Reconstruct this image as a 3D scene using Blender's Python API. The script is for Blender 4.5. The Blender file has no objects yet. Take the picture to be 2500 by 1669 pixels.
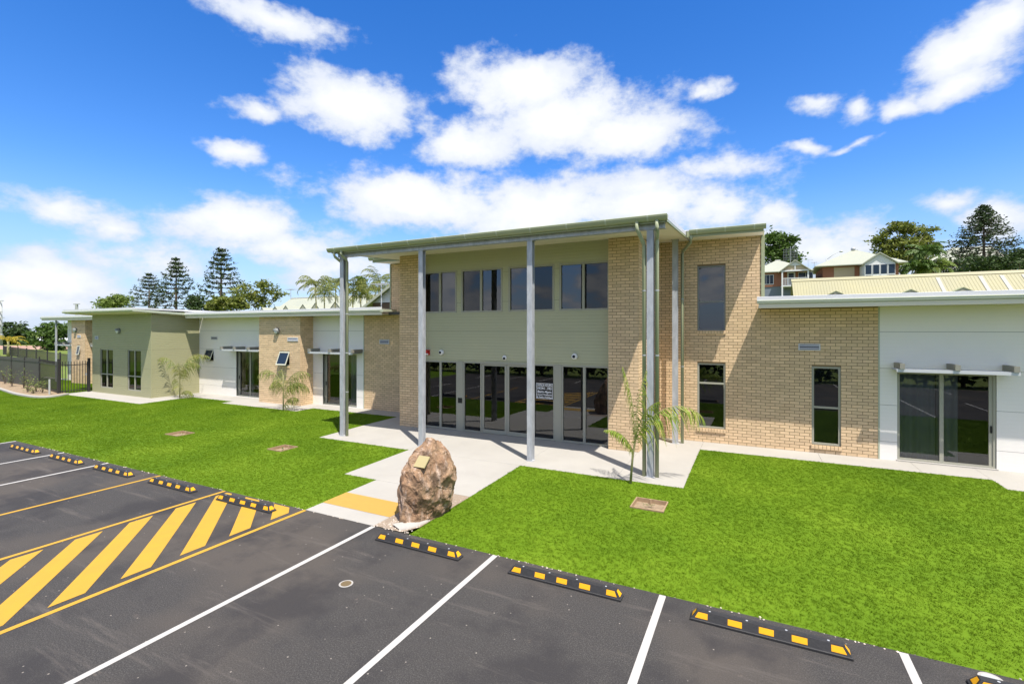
import bpy, math, random
import numpy as np
from mathutils import Vector, Matrix, Euler
random.seed(11)
SC = bpy.context.scene
COL = SC.collection
rad = math.radians

# ------------------------------------------------------------------ camera
CAM_H = 3.5
YAW = math.atan(592 / 1180.6)
cam = bpy.data.cameras.new('camera')
cam.lens = 17.0
cam.sensor_width = 36.0
cam.shift_y = -30.5 / 2500
cam.clip_start = 0.05
cam.clip_end = 2000
camo = bpy.data.objects.new('camera', cam)
camo.location = (0, 0, CAM_H)
camo.rotation_euler = (rad(90), 0, YAW)
COL.objects.link(camo)
SC.camera = camo

# turning photo pixels (2500 x 1669) into directions and places
FPX, CXP, YHP = 1180.6, 1250.0, 804.0
CS, SN = math.cos(YAW), math.sin(YAW)
def ray(x, y):
    r = (x - CXP) / FPX
    return (r * CS - SN, r * SN + CS, (YHP - y) / FPX)
def PY(x, y, Y):
    d = ray(x, y); t = Y / d[1]
    return Vector((d[0] * t, Y, CAM_H + d[2] * t))
def PF(x, y, f):            # at distance f along the view axis
    d = ray(x, y)
    return Vector((d[0] * f, d[1] * f, CAM_H + d[2] * f))
def cam_depth(x, y):
    return -x * SN + y * CS

# ------------------------------------------------------------------ sun
# a ray falling 1 m moves -0.38 m in X and +0.295 m in Y
SUN_EL = math.atan(1 / math.hypot(0.38, 0.295))
to_sun = Vector((0.38, -0.295, 1.0)).normalized()
sun = bpy.data.lights.new('sun', 'SUN')
sun.energy = 4.0
sun.angle = rad(0.53)
sun.color = (1.0, 0.94, 0.86)
suno = bpy.data.objects.new('sun', sun)
suno.rotation_euler = to_sun.to_track_quat('Z', 'Y').to_euler()
suno.location = (20, -15, 50)
COL.objects.link(suno)

# ------------------------------------------------------------------ view
SC.view_settings.view_transform = 'Standard'
SC.view_settings.look = 'None'
SC.view_settings.exposure = 0.95
SC.view_settings.gamma = 1.0
SC.view_settings.use_curve_mapping = False
SC.cycles.use_denoising = True
SC.cycles.max_bounces = 8
SC.cycles.transparent_max_bounces = 12
SC.cycles.caustics_reflective = False
SC.cycles.caustics_refractive = False

# ------------------------------------------------------------------ world: Nishita sky with clouds
W = bpy.data.worlds.new('World')
SC.world = W
W.use_nodes = True
wt = W.node_tree
for n in list(wt.nodes):
    wt.nodes.remove(n)
def wn(t, **kw):
    n = wt.nodes.new(t)
    for k, v in kw.items():
        setattr(n, k, v)
    return n
def wl(a, b):
    wt.links.new(a, b)
def wmath(op, a, b=None, c=None, clamp=False):
    n = wn('ShaderNodeMath', operation=op, use_clamp=clamp)
    for i, v in enumerate((a, b, c)):
        if v is None:
            continue
        if isinstance(v, (int, float)):
            n.inputs[i].default_value = v
        else:
            wl(v, n.inputs[i])
    return n.outputs[0]
def wvec(op, a, b=None):
    n = wn('ShaderNodeVectorMath', operation=op)
    for i, v in enumerate((a, b)):
        if v is None:
            continue
        if isinstance(v, (tuple, list)):
            n.inputs[i].default_value = v
        else:
            wl(v, n.inputs[i])
    return n.outputs['Value'] if op in ('LENGTH', 'DOT_PRODUCT') else n.outputs[0]
def wsmooth(v, a, b, lo=0.0, hi=1.0):
    n = wn('ShaderNodeMapRange', interpolation_type='SMOOTHSTEP')
    wl(v, n.inputs[0])
    for i, q in enumerate((a, b, lo, hi)):
        n.inputs[i + 1].default_value = q
    return n.outputs[0]
sky = wn('ShaderNodeTexSky', sky_type='NISHITA')
sky.sun_disc = False
sky.sun_elevation = SUN_EL
sky.sun_rotation = math.atan2(to_sun.x, to_sun.y)
sky.altitude = 50
sky.air_density = 1.0
sky.dust_density = 0.25
sky.ozone_density = 3.0
hs = wn('ShaderNodeHueSaturation')
hs.inputs['Saturation'].default_value = 1.36
hs.inputs['Value'].default_value = 1.0
hs.inputs['Hue'].default_value = 0.512
wl(sky.outputs[0], hs.inputs['Color'])
tc = wn('ShaderNodeTexCoord')
dirv = tc.outputs['Generated']
sep = wn('ShaderNodeSeparateXYZ'); wl(dirv, sep.inputs[0])
ROLL = rad(105)
xr_ = wmath('ADD', wmath('MULTIPLY', sep.outputs[0], math.cos(ROLL)), wmath('MULTIPLY', sep.outputs[1], math.sin(ROLL)))
yr_ = wmath('SUBTRACT', wmath('MULTIPLY', sep.outputs[1], math.cos(ROLL)), wmath('MULTIPLY', sep.outputs[0], math.sin(ROLL)))
az = wmath('ARCTAN2', xr_, yr_)
el = wmath('ARCSINE', sep.outputs[2])
comb = wn('ShaderNodeCombineXYZ'); wl(az, comb.inputs[0]); wl(el, comb.inputs[1])
def wnoise(scale, detail, rough, stretch=(1, 1, 1), off=(0, 0, 0)):
    mp = wn('ShaderNodeMapping'); wl(comb.outputs[0], mp.inputs[0])
    mp.inputs['Scale'].default_value = stretch
    mp.inputs['Location'].default_value = off
    n = wn('ShaderNodeTexNoise'); wl(mp.outputs[0], n.inputs['Vector'])
    n.inputs['Scale'].default_value = scale
    n.inputs['Detail'].default_value = detail
    n.inputs['Roughness'].default_value = rough
    return n
warp = wnoise(9, 4, 0.55, (1, 1.3, 1))
wofs = wvec('MULTIPLY', wvec('SUBTRACT', warp.outputs['Color'], (0.5, 0.5, 0.5)), (0.10, 0.07, 0.0))
P2 = wvec('ADD', comb.outputs[0], wofs)
# cumulus banks, centre and half size in photo pixels (at 2349 wide), strength
CL = [(640, 50, 190, 52, .72), (810, 240, 175, 92, 1), (600, 245, 70, 32, .6), (1190, 205, 200, 95, 1), (1300, 270, 260, 95, 1),
      (1430, 305, 190, 82, 1), (1060, 330, 150, 58, .92), (530, 350, 100, 34, .78), (960, 455, 290, 75, 1), (1250, 490, 300, 90, 1),
      (1500, 460, 190, 80, .85), (1640, 480, 180, 70, .82), (1650, 388, 150, 34, .6), (560, 515, 210, 70, 1), (680, 570, 190, 60, .85),
      (160, 475, 170, 52, .8), (250, 515, 90, 42, .7), (90, 640, 290, 78, .85), (350, 600, 230, 60, .6), (60, 700, 260, 55, .75),
      (2230, 120, 180, 85, .95), (2300, 50, 130, 75, .95), (2190, 205, 130, 42, .9), (1880, 230, 55, 32, .66), (1965, 247, 60, 28, .6),
      (2070, 240, 60, 38, .68), (1625, 210, 55, 24, .7), (1830, 340, 65, 18, .6), (1970, 328, 75, 16, .6), (1900, 560, 190, 75, .75),
      (2180, 460, 110, 36, .62), (2310, 490, 130, 60, .68), (1780, 500, 110, 60, .7), (2050, 620, 300, 60, .62), (790, 610, 200, 50, .7)]
field = None
K_ = 2500 / 2349
def azel(x, y):
    d = Vector(ray(x, y)).normalized()
    return math.atan2(d.x, d.y) + ROLL, math.asin(d.z)
for cx_, cy_, rx_, ry_, st in CL:
    cx_, cy_, rx_, ry_ = cx_ * K_, cy_ * K_, rx_ * K_ * 1.08, ry_ * K_ * 1.08
    a0, e0 = azel(cx_, cy_)
    sa = abs(azel(cx_ + rx_, cy_)[0] - azel(cx_ - rx_, cy_)[0]) / 2
    se = abs(azel(cx_, cy_ - ry_)[1] - azel(cx_, cy_ + ry_)[1]) / 2
    ln = wvec('LENGTH', wvec('MULTIPLY', wvec('SUBTRACT', P2, (a0, e0, 0)), (1 / sa, 1 / se, 0)))
    v = wmath('MULTIPLY', wmath('SUBTRACT', 1.0, ln), st)
    field = v if field is None else wmath('SMOOTH_MAX', field, v, 0.12)
fb = wnoise(8, 9, 0.6, (1, 1.7, 1), (3.1, 1.7, .4))
fb2 = wnoise(30, 8, 0.62, (1, 1.4, 1), (9.1, 4.7, 2.4))
det = wmath('ADD', wmath('MULTIPLY', wmath('SUBTRACT', fb.outputs[0], .5), 1.5), wmath('MULTIPLY', wmath('SUBTRACT', fb2.outputs[0], .5), .62))
placed = wmath('ADD', field, det)
# cloud goes on out of view, extra cover added there to whiten fill light
gen = wnoise(4.2, 8, 0.6, (1, 2.0, 1), (5.2, 8.8, 1.3))
general = wmath('MULTIPLY', wmath('SUBTRACT', gen.outputs[0], .455), 9.0)
general = wmath('ADD', general, wmath('MULTIPLY', det, .5))
daz = wmath('ABSOLUTE', wmath('ADD', az, YAW - ROLL))
outside = wmath('MAXIMUM', wsmooth(daz, rad(48), rad(62)), wsmooth(el, rad(36), rad(48)))
mixf = wn('ShaderNodeMix'); mixf.data_type = 'FLOAT'
wl(outside, mixf.inputs[0]); wl(placed, mixf.inputs[2]); wl(general, mixf.inputs[3])
dens = mixf.outputs[0]
cover = wsmooth(dens, -0.04, 0.50)
cover = wmath('MULTIPLY', cover, wsmooth(el, rad(-1), rad(2)))
shade = wsmooth(wmath('ADD', dens, wmath('MULTIPLY', det, -.4)), 0.1, 1.1)
ccol = wn('ShaderNodeMix'); ccol.data_type = 'RGBA'
wl(shade, ccol.inputs[0])
ccol.inputs[6].default_value = (3.3, 3.6, 4.2, 1)
ccol.inputs[7].default_value = (5.1, 5.1, 5.15, 1)
# pale veil near the horizon
veil = wsmooth(el, rad(0), rad(16), 0.75, 0.0)
vm = wn('ShaderNodeMix'); vm.data_type = 'RGBA'
wl(veil, vm.inputs[0]); wl(hs.outputs[0], vm.inputs[6]); vm.inputs[7].default_value = (1.75, 2.45, 4.15, 1)
cm = wn('ShaderNodeMix'); cm.data_type = 'RGBA'
wl(wmath('MULTIPLY', cover, .97), cm.inputs[0]); wl(vm.outputs[2], cm.inputs[6]); wl(ccol.outputs[2], cm.inputs[7])
bg = wn('ShaderNodeBackground'); bg.inputs[1].default_value = 0.118
wl(cm.outputs[2], bg.inputs[0])
wo = wn('ShaderNodeOutputWorld'); wl(bg.outputs[0], wo.inputs[0])

# ------------------------------------------------------------------ materials
MATS = {}
def mat(name, col, rough=.6, metal=0.0, spec=.4, var=None, bump=None, island=0.0, streak=None):
    """Principled; var=(scale, amount, colour2), bump=(scale, strength), island = per-piece brightness change"""
    m = bpy.data.materials.new(name); m.use_nodes = True
    nt = m.node_tree; b = nt.nodes['Principled BSDF']
    b.inputs['Roughness'].default_value = rough
    b.inputs['Metallic'].default_value = metal
    b.inputs['Specular IOR Level'].default_value = spec
    L = nt.links.new
    geo = nt.nodes.new('ShaderNodeNewGeometry')
    out = None
    rgb = nt.nodes.new('ShaderNodeRGB'); rgb.outputs[0].default_value = (*col, 1); out = rgb.outputs[0]
    if var:
        n = nt.nodes.new('ShaderNodeTexNoise'); n.inputs['Scale'].default_value = var[0]; n.inputs['Detail'].default_value = 6
        n.inputs['Roughness'].default_value = .65
        if streak:
            mp = nt.nodes.new('ShaderNodeMapping'); mp.inputs['Scale'].default_value = streak
            L(geo.outputs['Position'], mp.inputs[0]); L(mp.outputs[0], n.inputs['Vector'])
        else:
            L(geo.outputs['Position'], n.inputs['Vector'])
        r = nt.nodes.new('ShaderNodeMapRange'); r.inputs[1].default_value = .32; r.inputs[2].default_value = .68
        r.inputs[4].default_value = var[1]
        L(n.outputs[0], r.inputs[0])
        mx = nt.nodes.new('ShaderNodeMix'); mx.data_type = 'RGBA'
        L(r.outputs[0], mx.inputs[0]); L(out, mx.inputs[6]); mx.inputs[7].default_value = (*var[2], 1)
        out = mx.outputs[2]
    if island:
        oi = nt.nodes.new('ShaderNodeObjectInfo')
        ad = nt.nodes.new('ShaderNodeMath'); ad.operation = 'ADD'
        L(geo.outputs['Random Per Island'], ad.inputs[0]); L(oi.outputs['Random'], ad.inputs[1])
        fr = nt.nodes.new('ShaderNodeMath'); fr.operation = 'FRACT'; L(ad.outputs[0], fr.inputs[0])
        r = nt.nodes.new('ShaderNodeMapRange'); r.inputs[3].default_value = 1 - island; r.inputs[4].default_value = 1 + island
        L(fr.outputs[0], r.inputs[0])
        vm_ = nt.nodes.new('ShaderNodeVectorMath'); vm_.operation = 'SCALE'
        L(out, vm_.inputs[0]); L(r.outputs[0], vm_.inputs['Scale'])
        out = vm_.outputs[0]
    L(out, b.inputs['Base Color'])
    if bump:
        n = nt.nodes.new('ShaderNodeTexNoise'); n.inputs['Scale'].default_value = bump[0]; n.inputs['Detail'].default_value = 5
        L(geo.outputs['Position'], n.inputs['Vector'])
        bp = nt.nodes.new('ShaderNodeBump'); bp.inputs['Strength'].default_value = bump[1]; bp.inputs['Distance'].default_value = .02
        L(n.outputs[0], bp.inputs['Height']); L(bp.outputs[0], b.inputs['Normal'])
    MATS[name] = m
    return m
def foliage(name, c1, c2, transl=.35):
    m = bpy.data.materials.new(name); m.use_nodes = True
    nt = m.node_tree; L = nt.links.new
    b = nt.nodes['Principled BSDF']; b.inputs['Roughness'].default_value = .55; b.inputs['Specular IOR Level'].default_value = .3
    geo = nt.nodes.new('ShaderNodeNewGeometry')
    mx = nt.nodes.new('ShaderNodeMix'); mx.data_type = 'RGBA'
    L(geo.outputs['Random Per Island'], mx.inputs[0]); mx.inputs[6].default_value = (*c1, 1); mx.inputs[7].default_value = (*c2, 1)
    L(mx.outputs[2], b.inputs['Base Color'])
    t = nt.nodes.new('ShaderNodeBsdfTranslucent'); L(mx.outputs[2], t.inputs[0])
    ms = nt.nodes.new('ShaderNodeMixShader'); ms.inputs[0].default_value = transl
    L(b.outputs[0], ms.inputs[1]); L(t.outputs[0], ms.inputs[2])
    L(ms.outputs[0], nt.nodes['Material Output'].inputs[0])
    MATS[name] = m
    return m

M_brick = mat('brick', (.68, .505, .315), .85, spec=.2, var=(60, .35, (.59, .42, .245)), bump=(220, .25), island=.11)
M_mortar = mat('mortar', (.19, .135, .075), .95, spec=.1, var=(30, .4, (.24, .175, .105)))
M_green = mat('green_cladding', (.43, .43, .285), .55, var=(1.3, .5, (.395, .395, .26)))
M_greendark = mat('darker_green_cladding', (.345, .335, .195), .55, var=(1.3, .5, (.315, .305, .175)))  # cladding green toned darker and yellower, used on the end box only
M_white = mat('white_cladding', (.80, .77, .72), .5, var=(.9, .6, (.755, .725, .68)))
M_joint = mat('joint', (.10, .11, .09), .9)
M_olive = mat('olive_gutter', (.33, .355, .22), .38, var=(3, .5, (.29, .32, .20)))
M_palegreen = mat('pale_green_trim', (.44, .47, .36), .4, var=(2, .5, (.36, .41, .31)))
M_cap = mat('pale_capping', (.62, .62, .64), .4, var=(1.2, .5, (.55, .55, .58)))
M_soffit = mat('cream_soffit', (.72, .66, .53), .7, var=(1.1, .5, (.67, .61, .48)))
M_galv = mat('galvanised_steel', (.47, .485, .505), .5, metal=.12, var=(9, .9, (.31, .325, .34)), streak=(1, 1, .35))
M_frame = mat('window_frame', (.335, .33, .265), .45)
M_framedark = mat('dark_window_frame', (.20, .21, .20), .45)
M_alu = mat('grey_aluminium', (.55, .56, .58), .4, metal=.2)
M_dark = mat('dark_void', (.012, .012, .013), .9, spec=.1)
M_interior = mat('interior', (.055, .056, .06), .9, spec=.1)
M_curtain = mat('curtain', (.62, .66, .65), .9, spec=.1)
M_blind = mat('blind_slat', (.10, .12, .10), .6)
M_concrete = mat('concrete', (.375, .358, .325), .85, spec=.2, var=(.8, .8, (.325, .31, .28)), bump=(90, .12))
M_yellowpath = mat('yellow_path_paint', (.42, .26, .055), .7, var=(7, .5, (.38, .23, .05)))
M_black = mat('black_rubber', (.022, .022, .024), .6, var=(30, .6, (.045, .044, .043)), bump=(140, .3))
M_reflector = mat('amber_reflector', (.80, .38, .01), .35, var=(20, .3, (.72, .33, .01)))
M_fence = mat('black_fence', (.028, .026, .026), .5)
M_fencepanel = mat('dark_fence_panel', (.062, .058, .052), .55, var=(2, .5, (.05, .047, .044)))
M_bed = mat('mulch', (.34, .26, .17), .95, var=(14, .9, (.20, .14, .085)), bump=(60, .8))
M_gravel = mat('gravel', (.42, .34, .26), .95, var=(55, 1, (.24, .18, .13)), bump=(120, .9))
M_stone = mat('pebble', (.50, .43, .36), .85, island=.4)
M_timber = mat('timber_edging', (.36, .25, .15), .85, var=(12, .7, (.24, .16, .09)))
M_plaque = mat('brass_plaque', (.50, .42, .21), .38, metal=.35, var=(8, .4, (.44, .36, .17)))
M_red = mat('red_strobe', (.42, .02, .015), .3)
M_camwhite = mat('camera_white', (.80, .80, .79), .35)
M_lens = mat('lens_black', (.015, .015, .018), .15)
M_signblack = mat('sign_black', (.012, .012, .013), .4)
M_signwhite = mat('sign_white', (.82, .82, .82), .5)
M_cream_roof = mat('cream_roof', (.34, .315, .18), .5, var=(.35, .8, (.30, .285, .18)))
M_paleroof = mat('pale_roof', (.36, .37, .29), .5, var=(.3, .7, (.32, .335, .265)))
M_whitepaint = mat('white_trim', (.62, .62, .62), .5)
M_redbrick = mat('red_brick', (.32, .14, .085), .85, var=(.9, .6, (.25, .10, .06)))
M_render = mat('tan_render', (.52, .42, .29), .85, var=(.5, .5, (.47, .38, .26)))
M_greyrender = mat('blue_grey_render', (.17, .20, .24), .8)
M_brownwall = mat('brown_wall', (.12, .075, .055), .85)
M_houseglass = mat('house_glass', (.014, .026, .045), .15, spec=.35)
M_bark = mat('bark', (.17, .13, .10), .95, var=(3, .7, (.10, .075, .055)))
M_palebark = mat('pale_bark', (.40, .36, .31), .9, var=(2, .8, (.24, .20, .16)))
M_palmtrunk = mat('palm_stem', (.30, .30, .13), .7, var=(20, .7, (.22, .19, .08)))
M_powerpole = mat('pole_grey', (.38, .40, .38), .8)
F_mid = foliage('leaf_mid', (.055, .10, .018), (.10, .17, .03))
F_dark = foliage('leaf_dark', (.022, .044, .012), (.065, .105, .026), .2)
F_conifer = foliage('leaf_conifer', (.020, .038, .014), (.062, .095, .030), .15)
F_light = foliage('leaf_light', (.13, .19, .035), (.20, .26, .06))
F_olive = foliage('leaf_olive', (.085, .12, .018), (.25, .27, .055))
F_palm = foliage('leaf_palm', (.10, .15, .03), (.27, .27, .07))
F_yellowpalm = foliage('leaf_yellow_palm', (.34, .26, .02), (.50, .40, .04))
F_sapling = foliage('leaf_sapling', (.17, .27, .03), (.38, .42, .08))
F_sapling2 = foliage('leaf_sapling_dry', (.15, .21, .045), (.36, .35, .11))
F_shrub = foliage('leaf_shrub', (.10, .18, .03), (.30, .36, .08))

def glass_mat(name, tint, ior=1.75):
    m = bpy.data.materials.new(name); m.use_nodes = True
    nt = m.node_tree; L = nt.links.new
    nt.nodes.remove(nt.nodes['Principled BSDF'])
    fr = nt.nodes.new('ShaderNodeFresnel'); fr.inputs[0].default_value = ior
    gl = nt.nodes.new('ShaderNodeBsdfGlossy'); gl.inputs['Roughness'].default_value = 0.0; gl.inputs[0].default_value = (.92, .95, 1, 1)
    tr = nt.nodes.new('ShaderNodeBsdfTransparent'); tr.inputs[0].default_value = (*tint, 1)
    ms = nt.nodes.new('ShaderNodeMixShader')
    L(fr.outputs[0], ms.inputs[0]); L(tr.outputs[0], ms.inputs[1]); L(gl.outputs[0], ms.inputs[2])
    L(ms.outputs[0], nt.nodes['Material Output'].inputs[0])
    return m
M_glass = glass_mat('tinted_glass', (.52, .55, .56), 1.9)
M_glass2 = glass_mat('screened_glass', (.30, .29, .29), 1.6)

# lawn and asphalt have their own trees
def lawn_mat(name, k=1.0, blade=False):
    m = bpy.data.materials.new(name); m.use_nodes = True
    nt = m.node_tree; L = nt.links.new
    b = nt.nodes['Principled BSDF']; b.inputs['Roughness'].default_value = .8; b.inputs['Specular IOR Level'].default_value = .15
    geo = nt.nodes.new('ShaderNodeNewGeometry')
    n1 = nt.nodes.new('ShaderNodeTexNoise'); n1.inputs['Scale'].default_value = .55; n1.inputs['Detail'].default_value = 5
    n2 = nt.nodes.new('ShaderNodeTexNoise'); n2.inputs['Scale'].default_value = 5.5; n2.inputs['Detail'].default_value = 6; n2.inputs['Roughness'].default_value = .7
    n3 = nt.nodes.new('ShaderNodeTexNoise'); n3.inputs['Scale'].default_value = 95; n3.inputs['Detail'].default_value = 4; n3.inputs['Roughness'].default_value = .75
    for n in (n1, n2, n3):
        L(geo.outputs['Position'], n.inputs['Vector'])
    def madd(a, w, c):
        q = nt.nodes.new('ShaderNodeMath'); q.operation = 'MULTIPLY_ADD'
        L(a, q.inputs[0]); q.inputs[1].default_value = w
        if isinstance(c, float): q.inputs[2].default_value = c
        else: L(c, q.inputs[2])
        return q.outputs[0]
    s = madd(n1.outputs[0], .9, madd(n2.outputs[0], .34, madd(n3.outputs[0], .5, -.87 + .53)))
    ri = nt.nodes.new('ShaderNodeMath'); ri.operation = 'MULTIPLY_ADD'
    L(geo.outputs['Random Per Island'], ri.inputs[0]); ri.inputs[1].default_value = .22 if blade else 0.0
    L(s, ri.inputs[2])
    cr = nt.nodes.new('ShaderNodeValToRGB')
    e = cr.color_ramp.elements
    e[0].position = .15; e[0].color = (.060 * k, .125 * k, .004 * k, 1)
    e[1].position = .95; e[1].color = (.190 * k, .285 * k, .018 * k, 1)
    mid = cr.color_ramp.elements.new(.55); mid.color = (.115 * k, .205 * k, .007 * k, 1)
    L(ri.outputs[0], cr.inputs[0]); L(cr.outputs[0], b.inputs['Base Color'])
    bp = nt.nodes.new('ShaderNodeBump'); bp.inputs['Strength'].default_value = .4; bp.inputs['Distance'].default_value = .012
    L(n3.outputs[0], bp.inputs['Height']); L(bp.outputs[0], b.inputs['Normal'])
    if blade:
        t = nt.nodes.new('ShaderNodeBsdfTranslucent'); L(cr.outputs[0], t.inputs[0])
        ms = nt.nodes.new('ShaderNodeMixShader'); ms.inputs[0].default_value = .35
        L(b.outputs[0], ms.inputs[1]); L(t.outputs[0], ms.inputs[2])
        L(ms.outputs[0], nt.nodes['Material Output'].inputs[0])
    return m
M_lawn = lawn_mat('lawn', .86)
M_blade = lawn_mat('grass_blade', 1.17, True)

def asphalt_mat():
    m = bpy.data.materials.new('asphalt'); m.use_nodes = True
    nt = m.node_tree; L = nt.links.new
    b = nt.nodes['Principled BSDF']; b.inputs['Roughness'].default_value = .85; b.inputs['Specular IOR Level'].default_value = .25
    geo = nt.nodes.new('ShaderNodeNewGeometry')
    def noise(s, d=5, r=.6, st=None):
        n = nt.nodes.new('ShaderNodeTexNoise'); n.inputs['Scale'].default_value = s; n.inputs['Detail'].default_value = d; n.inputs['Roughness'].default_value = r
        if st:
            mp = nt.nodes.new('ShaderNodeMapping'); mp.inputs['Scale'].default_value = st; mp.inputs['Rotation'].default_value = (0, 0, .5)
            L(geo.outputs['Position'], mp.inputs[0]); L(mp.outputs[0], n.inputs['Vector'])
        else:
            L(geo.outputs['Position'], n.inputs['Vector'])
        return n.outputs[0]
    def ramp(v, a, bq, c0, c1):
        r = nt.nodes.new('ShaderNodeMapRange'); r.inputs[1].default_value = a; r.inputs[2].default_value = bq; r.inputs[3].default_value = c0; r.inputs[4].default_value = c1
        L(v, r.inputs[0]); return r.outputs[0]
    def mixc(f, a, c):
        mx = nt.nodes.new('ShaderNodeMix'); mx.data_type = 'RGBA'
        L(f, mx.inputs[0])
        if isinstance(a, tuple): mx.inputs[6].default_value = (*a, 1)
        else: L(a, mx.inputs[6])
        mx.inputs[7].default_value = (*c, 1)
        return mx.outputs[2]
    c = mixc(ramp(noise(120, 3, .8), .40, .62, 0, 1), (.023, .0215, .0205), (.068, .064, .060))
    c = mixc(ramp(noise(62, 2, .8), .50, .66, 0, .7), c, (.105, .098, .092))
    c = mixc(ramp(noise(48, 2, .8, None), .60, .70, 0, .6), c, (.018, .017, .016))
    c = mixc(ramp(noise(.33, 3, .5), .46, .60, 0, .7), c, (.080, .068, .057))
    c = mixc(ramp(noise(.8, 5, .6), .49, .62, 0, .72), c, (.030, .028, .029))
    c = mixc(ramp(noise(1.5, 8, .75, (.22, 2.2, 1)), .55, .70, 0, .6), c, (.12, .105, .092))
    c = mixc(ramp(noise(2.9, 8, .8), .62, .73, 0, .6), c, (.15, .122, .098))
    c = mixc(ramp(noise(6.5, 6, .8), .64, .72, 0, .5), c, (.020, .019, .019))
    vor = nt.nodes.new('ShaderNodeTexVoronoi'); vor.inputs['Scale'].default_value = 5.5
    L(geo.outputs['Position'], vor.inputs['Vector'])
    c = mixc(ramp(vor.outputs['Distance'], .04, .062, .9, 0), c, (.28, .25, .215))
    L(c, b.inputs['Base Color'])
    bp = nt.nodes.new('ShaderNodeBump'); bp.inputs['Strength'].default_value = .45; bp.inputs['Distance'].default_value = .006
    L(noise(170, 3, .8), bp.inputs['Height']); L(bp.outputs[0], b.inputs['Normal'])
    return m
M_asphalt = asphalt_mat()
M_linewhite = mat('line_white', (.46, .445, .415), .7, var=(9, .7, (.36, .345, .32)), bump=(160, .2))
M_lineyellow = mat('line_yellow', (.47, .27, .024), .7, var=(4, .6, (.42, .235, .03)), bump=(160, .2))

def rock_mat():
    m = bpy.data.materials.new('boulder'); m.use_nodes = True
    nt = m.node_tree; L = nt.links.new
    b = nt.nodes['Principled BSDF']; b.inputs['Roughness'].default_value = .8; b.inputs['Specular IOR Level'].default_value = .3
    tcx = nt.nodes.new('ShaderNodeTexCoord')
    def noise(s, d=7, r=.65, st=None, rot=(0, 0, 0)):
        n = nt.nodes.new('ShaderNodeTexNoise'); n.inputs['Scale'].default_value = s; n.inputs['Detail'].default_value = d; n.inputs['Roughness'].default_value = r
        mp = nt.nodes.new('ShaderNodeMapping'); mp.inputs['Scale'].default_value = st or (1, 1, 1); mp.inputs['Rotation'].default_value = rot
        L(tcx.outputs['Object'], mp.inputs[0]); L(mp.outputs[0], n.inputs['Vector'])
        return n.outputs[0]
    def ramp(v, a, bq, c1):
        r = nt.nodes.new('ShaderNodeMapRange'); r.inputs[1].default_value = a; r.inputs[2].default_value = bq; r.inputs[4].default_value = c1
        L(v, r.inputs[0]); return r.outputs[0]
    def mixc(f, a, c):
        mx = nt.nodes.new('ShaderNodeMix'); mx.data_type = 'RGBA'
        L(f, mx.inputs[0])
        if isinstance(a, tuple): mx.inputs[6].default_value = (*a, 1)
        else: L(a, mx.inputs[6])
        mx.inputs[7].default_value = (*c, 1)
        return mx.outputs[2]
    c = mixc(ramp(noise(2.5), .35, .65, 1), (.36, .235, .14), (.24, .14, .08))
    c = mixc(ramp(noise(5, 8, .7, (1.6, 1.6, .3), (.3, .7, .4)), .52, .66, .9), c, (.55, .42, .33))
    c = mixc(ramp(noise(3.3, 8, .7, None, (1, 2, 0)), .48, .64, .9), c, (.075, .048, .03))
    c = mixc(ramp(noise(22, 6, .75), .56, .72, .7), c, (.10, .068, .05))
    c = mixc(ramp(noise(30, 5, .7, (1, 1, .5), (0, 1, 2)), .62, .74, .6), c, (.70, .60, .50))
    L(c, b.inputs['Base Color'])
    bp = nt.nodes.new('ShaderNodeBump'); bp.inputs['Strength'].default_value = .8; bp.inputs['Distance'].default_value = .05
    L(noise(9, 9, .7), bp.inputs['Height']); L(bp.outputs[0], b.inputs['Normal'])
    return m
M_rock = rock_mat()

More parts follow.
